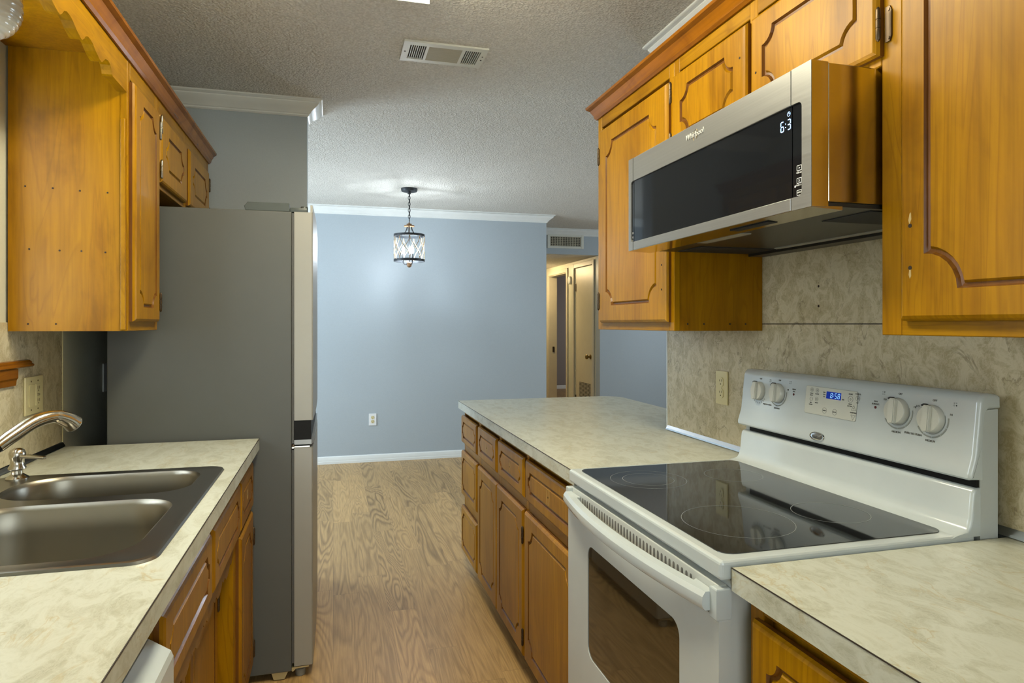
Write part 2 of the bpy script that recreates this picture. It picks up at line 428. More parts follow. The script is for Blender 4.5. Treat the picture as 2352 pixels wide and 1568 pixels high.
def add_front(parent, name, face, x, y0, y1, z0, z1, wood_m, mg=.05, cut=.04, t=.018, edge='wood_edge'):
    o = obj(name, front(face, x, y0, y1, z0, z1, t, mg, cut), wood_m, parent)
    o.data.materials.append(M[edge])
    for p in o.data.polygons:       # routed groove and lipped edge take the darker edge material
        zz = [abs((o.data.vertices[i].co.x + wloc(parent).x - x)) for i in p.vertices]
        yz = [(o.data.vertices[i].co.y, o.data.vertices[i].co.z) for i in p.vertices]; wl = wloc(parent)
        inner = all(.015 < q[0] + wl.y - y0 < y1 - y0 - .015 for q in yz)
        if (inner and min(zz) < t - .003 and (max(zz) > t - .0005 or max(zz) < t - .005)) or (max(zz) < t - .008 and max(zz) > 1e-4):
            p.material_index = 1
    return o
def hinge(parent, face, x, y, z, m='bronze', h=.055, leaf=0):
    """barrel on the door edge with two rounded leaves"""
    bm = bmesh.new(); xc = x + face * .0185
    lathe(bm, (xc, y, z - h / 2), [(.001, -.006), (.0035, -.003), (.0045, 0), (.0045, h * .32), (.0036, h * .33), (.0036, h * .36), (.0045, h * .37), (.0045, h * .63), (.0036, h * .64), (.0036, h * .67), (.0045, h * .68), (.0045, h), (.0035, h + .003), (.001, h + .006)], seg=12)
    s = leaf if leaf else 1
    prism(bm, [(y, z - h * .62), (y + s * .010, z - h * .62), (y + s * .014, z - h * .45), (y + s * .014, z + h * .45), (y + s * .010, z + h * .62), (y, z + h * .62)], 'x', x, x + face * .003)
    lathe(bm, (x + face * .003, y + s * .008, z - h * .5), [(.003, 0), (.003, .0012)], axis=(face, 0, 0), seg=10)
    lathe(bm, (x + face * .003, y + s * .008, z + h * .5), [(.003, 0), (.003, .0012)], axis=(face, 0, 0), seg=10)
    return obj('hinge', bm, m, parent, 40)
def dots(parent, name, pts, r=.0028, axis=(-1, 0, 0), m='hole'):
    for p in pts: obj(name, lathe(bmesh.new(), p, [(r, 0), (r, .0006)], axis=axis, seg=10), m, parent)

# ------------------------------------------------------------------ the setting
CE = 2.465; XL = -.901; XR = 1.296
struct('floor', B(-2.4, 7.1, -1.45, 13.1, -.06, 0), 'floor')
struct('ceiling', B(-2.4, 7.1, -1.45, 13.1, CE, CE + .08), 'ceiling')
bm = bmesh.new()
box(bm, XL - .12, XL, -1.35, 1.17, 0, CE); box(bm, XL - .12, XL, 2.07, 3.507, 0, CE)
box(bm, XL - .12, XL, 1.17, 2.07, 0, 1.235); box(bm, XL - .12, XL, 1.17, 2.07, 2.08, CE)
struct('wall_left', bm, 'wall_pale')
struct('wall_alcove', B(-2.32, -.128, 3.507, 3.63, 0, CE), 'wall')
bm = bmesh.new()
box(bm, -2.32, -2.20, 3.63, 4.4, 0, CE); box(bm, -2.32, -2.20, 6.0, 6.64, 0, CE); box(bm, -2.32, -2.20, 4.4, 6.0, 0, .7); box(bm, -2.32, -2.20, 4.4, 6.0, 2.1, CE)
struct('wall_dining', bm, 'wall')
struct('wall_far', B(-2.20, 2.146, 6.519, 6.64, 0, CE), 'wall')
struct('wall_return', B(2.026, 2.146, 6.64, 7.39, 0, CE), 'wall')
struct('wall_right', B(XR, XR + .124, -1.35, 2.377, 0, CE), 'wall')
bm = bmesh.new(); box(bm, 2.026, 3.113, 7.39, 7.51, 2.167, CE); box(bm, 3.113, 5.37, 7.39, 7.51, 0, CE)
struct('wall_hall', bm, 'wall')
bm = bmesh.new(); HX = 3.113
box(bm, HX, HX + .12, 7.51, 7.61, 0, CE); box(bm, HX, HX + .12, 7.61, 8.217, 2.078, CE); box(bm, HX, HX + .12, 8.217, 8.555, 0, CE)
box(bm, HX, HX + .12, 8.555, 9.33, 2.05, CE); box(bm, HX, HX + .12, 9.33, 11.0, 0, CE)
struct('wall_hall_right', bm, 'wall_pale')
struct('wall_hall_left', B(2.026, 2.146, 7.51, 11.0, 0, CE), 'wall_pale')
struct('wall_hall_end', B(2.026, 3.233, 11.0, 11.12, 0, CE), 'wall_pale')
struct('ceiling_hall', B(2.146, HX, 7.51, 11.0, 2.167, 2.24), 'ceiling')
bm = bmesh.new(); box(bm, 2.0, 7.0, 12.9, 13.0, 0, CE); box(bm, 6.9, 7.0, 7.4, 10.0, 0, CE); box(bm, 6.9, 7.0, 11.2, 12.9, 0, CE); box(bm, 6.9, 7.0, 10.0, 11.2, 0, .9); box(bm, 6.9, 7.0, 10.0, 11.2, 2.1, CE); box(bm, 5.37, 6.9, 7.39, 7.51, 0, CE); box(bm, 2.0, 2.1, 11.12, 12.9, 0, CE)
struct('wall_bedroom', bm, 'wall_room')
bm = bmesh.new(); box(bm, 5.37, 5.49, -1.35, 3.5, 0, CE); box(bm, 5.37, 5.49, 5.7, 7.39, 0, CE); box(bm, 5.37, 5.49, 3.5, 5.7, 0, .7); box(bm, 5.37, 5.49, 3.5, 5.7, 2.2, CE)
struct('wall_living', bm, 'wall')
bm = bmesh.new(); box(bm, XL - .12, -.60, -1.45, -1.35, 0, CE); box(bm, 1.20, 5.49, -1.45, -1.35, 0, CE); box(bm, -.60, 1.20, -1.45, -1.35, 0, .05); box(bm, -.60, 1.20, -1.45, -1.35, 2.1, CE)
struct('wall_back', bm, 'wall_pale')

def window(name, axis, at, a0, a1, z0, z1, depth, inward):
    """sash with a meeting rail and its panes, standing in the wall opening"""
    def bx(bm, p0, p1, q0, q1, d0, d1):
        if axis == 'x': box(bm, at + d0, at + d1, p0, p1, q0, q1, .003)
        else: box(bm, p0, p1, at + d0, at + d1, q0, q1, .003)
    bm = bmesh.new(); f = .045; zm = (z0 + z1) / 2
    bx(bm, a0, a0 + f, z0, z1, 0, depth); bx(bm, a1 - f, a1, z0, z1, 0, depth); bx(bm, a0 + f, a1 - f, z0, z0 + f, 0, depth); bx(bm, a0 + f, a1 - f, z1 - f, z1, 0, depth); bx(bm, a0 + f, a1 - f, zm - .02, zm + .02, 0, depth)
    w = struct(name, bm, 'trim_white')
    for q0, q1 in ((z0 + f, zm - .02), (zm + .02, z1 - f)):
        bm = bmesh.new()
        if axis == 'x': box(bm, at + depth * .4, at + depth * .6, a0 + f, a1 - f, q0, q1)
        else: box(bm, a0 + f, a1 - f, at + depth * .4, at + depth * .6, q0, q1)
        obj('pane', bm, 'pane', w)
    return w
w1 = window('window_1', 'x', XL - .118, 1.17, 2.07, 1.235, 2.08, .04, 1)
window('added_window_2', 'x', 5.40, 3.5, 5.7, .7, 2.2, .05, -1)  # unseen living-room window, added to carry its fill lamp
window('added_window_3', 'y', -1.44, -.60, 1.20, .05, 2.1, .04, 1)  # unseen glazed door behind the camera, added for the frontal fill
window('added_window_5', 'x', 6.92, 10.0, 11.2, .9, 2.1, .05, -1)  # unseen bedroom window, added so the room past the doorway gets light
window('added_window_4', 'x', -2.30, 4.4, 6.0, .7, 2.1, .05, 1)  # unseen dining window, added for the cool fill in that room

CROWN = [(0, 2.389), (.004, 2.389), (.011, 2.395), (.011, 2.401), (.017, 2.404), (.024, 2.414), (.038, 2.425), (.052, 2.435), (.060, 2.446), (.060, 2.451), (.070, 2.454), (.076, 2.459), (.076, CE), (0, CE)]
struct('trim_1', sweep([(XL, 3.507), (-.128, 3.507), (-.128, 3.63), (-2.20, 3.63), (-2.20, 6.519), (2.146, 6.519), (2.146, 7.39), (5.37, 7.39)], CROWN, '', '', -1), 'trim_white', 25)
struct('trim_2', sweep([(XR, -1.35), (XR, 2.377), (XR + .124, 2.377), (XR + .124, -1.35)], CROWN, '', '', 1), 'trim_white', 25)
BASE = [(0, 0), (.014, 0), (.014, .022), (.012, .026), (.012, .050), (.009, .058), (.009, .062), (.004, .070), (0, .072)]
struct('baseboard_far', sweep([(-.128, 3.507), (-.128, 3.63), (-2.20, 3.63), (-2.20, 6.519), (2.146, 6.519), (2.146, 7.39)], BASE, '', '', -1), 'trim_white', 25)
struct('baseboard_hall', sweep([(HX, 7.39), (5.37, 7.39)], BASE, '', '', -1), 'trim_white', 25)
struct('baseboard_bedroom', sweep([(2.1, 12.9), (6.9, 12.9)], BASE, '', '', -1), 'trim_white', 25)

# doors of the hall (both in the wall at x = HX)
def casing(bm, y0, y1, zt, w=.057, t=.016):
    box(bm, HX - t, HX, y0 - w, y0, 0, zt + w, .004); box(bm, HX - t, HX, y1, y1 + w, 0, zt + w, .004); box(bm, HX - t, HX, y0, y1, zt, zt + w, .004)
bm = bmesh.new(); casing(bm, 7.61, 8.25, 2.078)
d1 = struct('door_1', bm, 'casing_cream')
slab = obj('slab', B(HX + .004, HX + .04, 7.614, 8.213, .01, 2.074, .002), 'door_cream', d1)
bm = bmesh.new()
for z in [0.08 + .0165 * k for k in range(31)]:
    for y in (7.70, 7.80, 7.90, 8.00): box(bm, HX + .001, HX + .0045, y, y + .085, z, z + .007)
obj('grille_slots', bm, 'vent_dark', slab)
bm = bmesh.new(); lathe(bm, (HX + .004, 7.70, .925), [(.030, 0), (.030, .005), (.012, .008), (.012, .03), (.027, .042), (.030, .055), (.022, .066), (.0, .068)], axis=(-1, 0, 0), seg=20)
obj('knob', bm, 'brass', slab, 40)
for z in (1.82, .35):
    obj('hinge', B(HX - .004, HX + .004, 8.20, 8.222, z - .05, z + .05, .001), 'bronze', d1)
bm = bmesh.new(); casing(bm, 8.555, 9.33, 2.05); box(bm, HX, HX + .12, 8.545, 8.556, 0, 2.05); box(bm, HX, HX + .12, 9.318, 9.33, 0, 2.05); box(bm, HX, HX + .12, 8.556, 9.318, 2.04, 2.05)
d2 = struct('door_2', bm, 'casing_cream')
obj('strike_plate', B(HX + .05, HX + .08, 9.312, 9.319, .92, 1.0), 'bronze', d2)

# ------------------------------------------------------------------ laminate wall panels behind the counters
t = thing('backsplash_panel', 'tan marbled laminate wall panel behind the white range, below the microwave', 'backsplash', (XR, 1.4, .916))
obj('lower_sheet', B(XR - .005, XR - .0005, -.9, 2.372, .916, 1.3335), 'splash', t)
obj('upper_sheet', B(XR - .005, XR - .0005, -.9, 2.372, 1.3365, 1.90), 'splash', t)
obj('joint_strip', B(XR - .003, XR - .0005, -.9, 2.372, 1.3335, 1.3365), 'seam', t)
obj('edge_strip', B(XR - .008, XR - .0005, 2.372, 2.379, .916, 1.90, .002), 'trim_white', t)
obj('cove_strip', PR([(XR - .006, .916), (XR - .015, .916), (XR - .013, .921), (XR - .008, .929), (XR - .006, .932)], 'y', -.9, 2.372), 'aluminium', t)
dots(t, 'screw_hole', [(XR - .0051, 1.526, 1.439), (XR - .0051, 1.526, 1.384)], .0034)
t = thing('backsplash_panel', 'tan marbled laminate wall panel behind the sink and tap', 'backsplash', (XL, 2.3, .916))
bm = bmesh.new(); box(bm, XL + .0005, XL + .005, 2.13, 2.58, .916, 1.339); box(bm, XL + .0005, XL + .005, -.9, 2.13, .916, 1.2055)
obj('sheet', bm, 'splash', t)
obj('edge_strip', B(XL + .0005, XL + .007, 2.58, 2.584, .916, 1.339, .001), 'ivory', t)
obj('cove_strip', PR([(XL + .005, .916), (XL + .015, .916), (XL + .013, .921), (XL + .008, .929), (XL + .005, .932)], 'y', -.9, 2.58), 'aluminium', t)

# ------------------------------------------------------------------ counters
def seam(parent, x, y0, y1, z=.914, face=-1):
    obj('edge_seam', B(x - .0008, x + .0008, y0, y1, z - .0012, z + .0004), 'seam', parent)
t = thing('countertop', 'cream laminate peninsula countertop with a rounded corner, on the far side of the range', 'countertop', (1.1, 2.7, .874))
poly = [(.663, 1.7625), (1.290, 1.7625), (1.290, 2.383), (1.606, 2.383), (1.608, 3.45)]
poly += [(1.498 + .11 * cos(radians(a)), 3.465 + .11 * sin(radians(a))) for a in range(5, 90, 10)] + [(1.498, 3.575), (.675, 3.575), (.664, 3.562)]
obj('top_slab', PR(poly, 'z', .874, .914), 'counter', t)
seam(t, .663, 1.7625, 3.562)
t = thing('countertop', 'cream laminate countertop between the range and the camera, under the large wall cabinet', 'countertop', (.98, .5, .874))
obj('top_slab', PR([(.664, -.9), (1.290, -.9), (1.290, .9955), (.664, .9955)], 'z', .874, .914), 'counter', t)
seam(t, .664, -.9, .9955)
SX0, SX1, SY0, SY1 = -.862, -.318, 1.29, 2.078           # sink cut-out
t = thing('countertop', 'cream laminate countertop with the double sink set into it', 'countertop', (-.58, 1.4, .874))
bm = bmesh.new(); z0, z1 = .874, .914
for a in ((-.895, -.262, -.9, SY0), (-.895, -.262, SY1, 2.58), (-.895, SX0, SY0, SY1), (SX1, -.262, SY0, SY1)): box(bm, a[0], a[1], a[2], a[3], z0, z1)
obj('top_slab', bm, 'counter', t)
seam(t, -.262, -.9, 2.58, face=1)

# ------------------------------------------------------------------ wall cabinets on the right
def carcass(parent, face, xf, xb, y0, y1, z0, z1, wood_m, side=True, ft=.02):
    """box of the cabinet behind a face frame; xf is the front plane of the frame"""
    f = face
    a, b_ = sorted((xf - f * ft, xb))
    obj('body', B(a, b_, y0 + .0005, y1 - .0005, z0, z1), wood_m, parent)
def face_frame(parent, face, xf, y0, y1, z0, z1, rails, stiles, wood_m, wood_r, ft=.02):
    """stiles run the full height, rails between them"""
    a, b_ = sorted((xf - face * ft, xf))
    for s0, s1 in stiles: obj('frame_stile', B(a, b_, s0, s1, z0, z1, .0015, 1), wood_m, parent)
    ss = sorted(stiles)
    for r0, r1 in rails:
        for k in range(len(ss) - 1): obj('frame_rail', B(a, b_, ss[k][1], ss[k + 1][0], r0, r1, .0015, 1), wood_r, parent)
XF = .985; ZB = 1.314; ZT = 2.15; Z2 = 1.815
UP = 'cabinets above the range side'
ca = thing('wall_cabinet', 'tall single-door amber wall cabinet just past the microwave, above the peninsula', 'cabinet', (1.14, 2.06, ZB))
carcass(ca, -1, XF, XR - .006, 1.771, 2.354, ZB, ZT, 'wood_side')
face_frame(ca, -1, XF, 1.771, 2.354, ZB, ZT, [(ZB, ZB + .03), (ZT - .07, ZT)], [(1.771, 1.80), (2.32, 2.354)], 'wood_up', 'wood_up_y')
dr = add_front(ca, 'door', -1, XF, 1.788, 2.305, 1.340, 2.062, 'wood_up', .062, .05)
hinge(dr, -1, XF, 2.309, 1.42, leaf=1); hinge(dr, -1, XF, 2.309, 1.965, leaf=1)
dots(dr, 'screw_hole', [(XF - .0181, 1.815, 1.515), (XF - .0181, 1.815, 1.44)], .0032)
dots(ca, 'nail_head', [(x, 1.7707, 1.335) for x in (1.03, 1.085, 1.175, 1.23)], .003, (0, -1, 0))
cb = thing('wall_cabinet', 'short double-door amber wall cabinet that the microwave hangs under', 'cabinet', (1.14, 1.385, Z2))
carcass(cb, -1, XF, XR - .006, 1.0, 1.770, Z2, ZT, 'wood_side')
face_frame(cb, -1, XF, 1.0, 1.770, Z2, ZT, [(Z2, Z2 + .03), (ZT - .07, ZT)], [(1.0, 1.03), (1.37, 1.40), (1.74, 1.770)], 'wood_up', 'wood_up_y')
dr = add_front(cb, 'door', -1, XF, 1.395, 1.757, 1.83, 2.068, 'wood_up', .050, .038)
hinge(dr, -1, XF, 1.761, 2.02, leaf=1); hinge(dr, -1, XF, 1.761, 1.87, leaf=1)
dots(dr, 'screw_hole', [(XF - .0181, 1.416, 1.99)], .003)
dr = add_front(cb, 'door', -1, XF, .994, 1.376, 1.83, 2.068, 'wood_up', .046, .036)
dots(dr, 'screw_hole', [(XF - .0181, 1.352, 1.93)], .003)
hinge(dr, -1, XF, .989, 1.885, 'bronze', .052, leaf=-1)
cc = thing('wall_cabinet', 'largest amber wall cabinet, above the counter nearest the camera beside the microwave', 'cabinet', (1.14, .62, ZB))
carcass(cc, -1, XF, XR - .006, .24, .9995, ZB, ZT, 'wood_side')
face_frame(cc, -1, XF, .24, .9995, ZB, ZT, [(ZB, ZB + .034), (ZT - .07, ZT)], [(.24, .28), (.955, .9995)], 'wood_up', 'wood_up_y')
dr = add_front(cc, 'door', -1, XF, .30, .945, 1.340, 2.062, 'wood_up', .052, .062)
dots(dr, 'screw_hole', [(XF - .0181, .920, 1.505), (XF - .0181, .920, 1.432)], .0036)
bm = PR([(.9215, 1.507), (.9235, 1.515), (.921, 1.526), (.9185, 1.528), (.9175, 1.516)], 'x', XF - .0183, XF - .0178); obj('worn_patch', bm, 'wear', dr); bm = PR([(.9215, 1.43), (.9230, 1.42), (.9205, 1.413), (.918, 1.418), (.9185, 1.43)], 'x', XF - .0183, XF - .0178)
obj('worn_patch', bm, 'wear', dr)
TR = [(0, 2.12), (.006, 2.12), (.012, 2.128), (.014, 2.138), (.022, 2.150), (.024, 2.156), (.036, 2.164), (.038, 2.172), (0, 2.172)]
o = obj('cabinet_crown', sweep([(XF, .1), (XF, 2.356), (XR - .004, 2.356)], TR, '', '', 1), 'wood_trim', None, 25)
tag(o, 'red-brown crown moulding along the top of the cabinets over the range', 'moulding')

# ------------------------------------------------------------------ wall cabinets on the left
XU = -.590
cd_ = thing('wall_cabinet', 'tall narrow amber wall cabinet beside the refrigerator, its wide side panel facing the sink', 'cabinet', (-.74, 2.36, ZB))
carcass(cd_, 1, XU, XL + .006, 2.186, 2.528, ZB, ZT, 'wood_side')
face_frame(cd_, 1, XU, 2.186, 2.528, ZB, ZT, [(ZB, ZB + .032), (ZT - .08, ZT)], [(2.186, 2.212), (2.495, 2.528)], 'wood_up', 'wood_up_y')
dr = add_front(cd_, 'door', 1, XU, 2.202, 2.492, 1.342, 2.060, 'wood_up', .045, .042)
hinge(dr, 1, XU, 2.498, 2.0, 'hinge_silver', leaf=1); hinge(dr, 1, XU, 2.498, 1.41, leaf=1)
dots(cd_, 'nail_head', [(-.852, 2.1857, 1.73), (-.783, 2.1857, 1.728), (-.714, 2.1857, 1.724), (-.642, 2.1857, 1.722), (-.842, 2.1857, 1.55), (-.766, 2.1857, 1.548), (-.71, 2.1857, 1.548), (-.648, 2.1857, 1.546), (-.845, 2.1857, 1.335), (-.775, 2.1857, 1.335)], .0026, (0, -1, 0))
obj('edge_moulding', B(XU - .018, XU - .004, 2.180, 2.1862, ZB + .002, 1.945, .003), 'wood_up', cd_)
ce_ = thing('wall_cabinet', 'short amber double-door wall cabinet hung over the refrigerator', 'cabinet', (-.74, 3.01, 1.80))
carcass(ce_, 1, XU, XL + .006, 2.529, 3.497, 1.81, ZT, 'wood_side')
face_frame(ce_, 1, XU, 2.529, 3.497, 1.81, ZT, [(1.81, 1.84), (ZT - .08, ZT)], [(2.529, 2.545), (2.94, 2.975), (3.45, 3.497)], 'wood_up', 'wood_up_y')
dr = add_front(ce_, 'door', 1, XU, 2.520, 2.926, 1.826, 2.062, 'wood_up', .055, .045)
hinge(dr, 1, XU, 2.512, 2.025, 'hinge_silver', leaf=-1); hinge(dr, 1, XU, 2.512, 1.87, 'hinge_silver', leaf=-1)
dr = add_front(ce_, 'door', 1, XU, 2.985, 3.420, 1.826, 2.062, 'wood_up', .055, .045)
hinge(dr, 1, XU, 3.426, 2.0, leaf=1); hinge(dr, 1, XU, 3.426, 1.86, leaf=1)
o = obj('cabinet_crown', sweep([(XU, .3), (XU, 3.505)], TR, '', '', -1), 'wood_trim', None, 25)
tag(o, 'red-brown crown moulding along the top of the scalloped valance and fridge cabinets', 'moulding')
# scalloped valance across the sink window, with the board it hangs from
t = thing('window_valance', 'scalloped amber wood valance spanning above the sink window', 'valance', (-.60, 1.69, 2.0))
lo = [(2.1855, 2.023), (2.056, 2.023), (2.050, 2.026), (2.046, 2.036), (2.036, 2.047), (2.018, 2.052), (1.995, 2.048), (1.978, 2.036), (1.968, 2.029)]
y = 1.961
while y > 1.30:
    lo += [(y, 2.028), (y - .010, 2.029), (y - .024, 2.033), (y - .040, 2.038), (y - .060, 2.048), (y - .078, 2.053), (y - .098, 2.053), (y - .113, 2.047), (y - .124, 2.036)]
    y -= .136
lo += [(1.20, 2.023)]
poly = [(2.1855, ZT), *lo, (1.20, ZT)]
obj('board', PR(poly, 'x', XU - .027, XU - .001), 'wood_up_y', t)
obj('top_board', B(XL + .001, XU - .0275, 1.20, 2.1855, 2.128, 2.146), 'wood_side', t)

# ------------------------------------------------------------------ ribbed glass light over the sink
t = thing('sink_light', 'ribbed glass globe light under the valance over the sink', 'light fixture', (-.752, 1.706, 2.128))
bm = bmesh.new(); prof = []
for k in range(60):
    a = pi * k / 59; r = .078 * sin(a) ** .75 if 0 < k < 59 else .02
    h = .075 * cos(a); rib = .0016 * sin(k * 1.9)
    prof.append((max(.018, r + rib), -.083 + h))
lathe(bm, (-.752, 1.706, 2.128), prof, seg=40)
obj('glass_globe', bm, 'ribbed', t, 60)
bm = bmesh.new(); lathe(bm, (-.752, 1.706, 2.128), [(.055, -.014), (.055, -.001)], seg=32); obj('collar', bm, 'white_plastic', t, 40)

# window sill with its apron
t = thing('window_sill', 'red-brown moulded wood window sill beside the outlet plate', 'window sill', (XL, 1.7, 1.22))
obj('sill_board', PR([(XL + .0055, 1.206), (XL + .020, 1.206), (XL + .024, 1.209), (XL + .024, 1.213), (XL + .018, 1.217), (XL + .018, 1.221), (XL + .012, 1.226), (XL + .0055, 1.228)], 'y', 1.05, 2.312), 'wood_trim', t)
obj('apron', PR([(XL + .006, 1.156), (XL + .012, 1.156), (XL + .014, 1.172), (XL + .018, 1.178), (XL + .018, 1.205), (XL + .006, 1.205)], 'y', 1.12, 2.222), 'wood_trim', t)

# ------------------------------------------------------------------ base cabinets, right side (fronts look toward -x)
def base_body(t, face, xf, xb, y0, y1, wood_m, toe=.06):
    f = face; a, b_ = sorted((xf - f * .02, xb)); obj('body', B(a, b_, y0 + .0005, y1 - .0005, .088, .8735), wood_m, t)
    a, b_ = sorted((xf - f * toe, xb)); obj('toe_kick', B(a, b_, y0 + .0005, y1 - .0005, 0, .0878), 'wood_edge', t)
XB = .698
t = thing('base_cabinet', 'three-drawer brown base cabinet at the far end of the peninsula', 'cabinet', (.95, 3.36, 0))
base_body(t, -1, XB, 1.27, 3.155, 3.555, 'wood_lo')
face_frame(t, -1, XB, 3.155, 3.555, .088, .8735, [(.088, .10), (.845, .8735), (.645, .69), (.345, .404)], [(3.155, 3.178), (3.54, 3.555)], 'wood_lo', 'wood_lo_y')
for z0, z1, mg in ((.688, .836, .030), (.404, .645, .033), (.102, .345, .033)):
    add_front(t, 'drawer', -1, XB, 3.174, 3.562, z0, z1, 'wood_lo', mg, .024)
t = thing('base_cabinet', 'brown double-door base cabinet in the middle of the peninsula', 'cabinet', (.95, 2.75, 0))
base_body(t, -1, XB, 1.27, 2.336, 3.1545, 'wood_lo')
face_frame(t, -1, XB, 2.336, 3.1545, .088, .8735, [(.088, .105), (.845, .8735), (.645, .69)], [(2.336, 2.352), (2.735, 2.768), (3.135, 3.1545)], 'wood_lo', 'wood_lo_y')
for y0, y1 in ((2.768, 3.140), (2.346, 2.736)): add_front(t, 'drawer', -1, XB, y0, y1, .690, .838, 'wood_lo', .034, .024)
dr = add_front(t, 'door', -1, XB, 2.759, 3.143, .096, .645, 'wood_lo', .048, .042)
dr = add_front(t, 'door', -1, XB, 2.352, 2.757, .096, .645, 'wood_lo', .048, .042)
for z in (.55, .17): hinge(dr, -1, XB, 2.3508, z, leaf=-1)
dots(dr, 'screw_hole', [(XB - .0181, 2.735, .46), (XB - .0181, 2.735, .40)], .0026, m='wear')
t = thing('base_cabinet', 'brown single-door base cabinet between the peninsula doors and the range', 'cabinet', (.95, 2.05, 0))
base_body(t, -1, XB, 1.27, 1.7635, 2.3355, 'wood_lo')
face_frame(t, -1, XB, 1.7635, 2.3355, .088, .8735, [(.088, .105), (.845, .8735), (.645, .69)], [(1.7635, 1.79), (2.318, 2.3355)], 'wood_lo', 'wood_lo_y')
dr = add_front(t, 'drawer', -1, XB, 1.785, 2.319, .688, .838, 'wood_lo', .036, .024)
def worn(parent, x, face, yc, zc, s=1.0):
    """pale ghost left by a removed drawer pull, with its screw hole"""
    for k in (-1, 1):
        pts = [(yc + k * .010 * s + k * .004 * s * sin(pi * i / 8), zc - .022 * s + .044 * s * i / 8) for i in range(9)]
        poly = pts + [(p[0] - k * .0035 * s, p[1]) for p in pts[::-1]]
        obj('pull_mark', PR(poly, 'x', x, x + face * .0004), 'wear', parent)
    dots(parent, 'screw_hole', [(x, yc, zc)], .003, (face, 0, 0))
worn(dr, XB - .0172, -1, 2.052, .765, 1.1)
for o in [c for c in bpy.data.objects if c.name.startswith('base_cabinet') and 'double' in c['label']]:
    k = [c for c in o.children if c.name.startswith('drawer')]
    worn(k[1], XB - .0172, -1, 2.541, .764, .8); worn(k[0], XB - .0172, -1, 2.95, .764, .7)
dr = add_front(t, 'door', -1, XB, 1.785, 2.331, .096, .645, 'wood_lo', .050, .045)
t = thing('base_cabinet', 'amber-brown base cabinet under the counter between range and camera', 'cabinet', (.95, .45, 0))
base_body(t, -1, XB, 1.27, -.2, .9905, 'wood_lo')
face_frame(t, -1, XB, -.2, .9905, .088, .8735, [(.088, .105), (.845, .8735), (.645, .69)], [(-.2, -.17), (.42, .455), (.955, .9905)], 'wood_lo', 'wood_lo_y')
for y0, y1 in ((.445, .968), (-.18, .43)):
    add_front(t, 'drawer', -1, XB, y0, y1, .664, .836, 'wood_up', .044, .026)
    add_front(t, 'door', -1, XB, y0, y1, .096, .642, 'wood_lo', .050, .045)

# ------------------------------------------------------------------ base cabinets, left side (fronts look toward +x)
XG = -.298
t = thing('base_cabinet', 'narrow brown base cabinet tight beside the refrigerator', 'cabinet', (-.58, 2.39, 0))
base_body(t, 1, XG, -.89, 2.2265, 2.5785, 'wood_lo')
face_frame(t, 1, XG, 2.2265, 2.5785, .088, .8735, [(.088, .105), (.842, .8735), (.640, .685)], [(2.2265, 2.248), (2.555, 2.5785)], 'wood_lo', 'wood_lo_y')
dr = add_front(t, 'drawer', 1, XG, 2.240, 2.568, .672, .832, 'wood_lo', .036, .024)
worn(dr, XG + .0172, 1, 2.40, .755, .7)
dr = add_front(t, 'door', 1, XG, 2.240, 2.560, .096, .655, 'wood_lo', .048, .042)
for z in (.56, .15): hinge(dr, 1, XG, 2.566, z, leaf=1)
t = thing('sink_base_cabinet', 'brown sink cabinet with scalloped apron and recessed doors', 'cabinet', (-.58, 1.71, 0))
XS = -.352                                # the recessed plane of the doors
obj('body', B(-.89, XS - .02, 1.2355, 2.2255, .088, .66), 'wood_lo', t)
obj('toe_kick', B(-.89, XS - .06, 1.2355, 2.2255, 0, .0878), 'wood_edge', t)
poly = [(2.1895, .8735), (2.1895, .635), (2.176, .622)]
y = 2.176
while y > 1.40:
    poly += [(y - .012, .612), (y - .030, .606), (y - .044, .610), (y - .050, .617), (y - .058, .612), (y - .075, .602), (y - .10, .596), (y - .128, .597)]
    y -= .140
poly += [(1.24, .62), (1.2355, .8735)]
obj('scalloped_apron', PR(poly, 'x', XG - .02, XG), 'wood_lo_y', t)
obj('side_post', B(XS - .018, XG, 2.190, 2.2255, .088, .8735), 'wood_up', t)
obj('side_post', B(XS - .018, XG - .0205, 1.2355, 1.252, .088, .8), 'wood_up', t)
for y0, y1 in ((2.13, 2.189), (1.70, 1.73), (1.252, 1.29)): obj('inner_stile', B(XS - .02, XS, y0, y1, .088, .66), 'wood_up', t)
for y0, y1 in ((1.735, 2.140), (1.275, 1.695)):
    dr = add_front(t, 'door', 1, XS, y0, y1, .096, .645, 'wood_lo', .048, .042)
    for z in (.50, .17): hinge(dr, 1, XS, (y1 + .004) if y0 > 1.7 else (y0 - .004), z)
for y0, y1 in ((1.748, 2.222), (1.252, 1.718)):
    add_front(t, 'false_drawer_front', 1, XG, y0, y1, .672, .832, 'wood_lo', .036, .026)

# ------------------------------------------------------------------ dishwasher
t = thing('dishwasher', 'white dishwasher with a sloped control panel beside the sink cabinet', 'dishwasher', (-.56, .93, 0))
obj('tub', B(-.88, -.315, .640, 1.2345, .09, .868), 'dark_under', t)
obj('toe_panel', B(-.36, -.335, .640, 1.2345, .004, .089), 'white_enamel', t)
obj('door_panel', B(-.3145, -.275, .640, 1.2345, .10, .64, .004), 'white_enamel', t)
obj('control_panel', PR([(-.3145, .645), (-.270, .645), (-.262, .652), (-.262, .770), (-.266, .780), (-.300, .803), (-.3145, .804)], 'y', .640, 1.2345, .003), 'white_enamel', t)

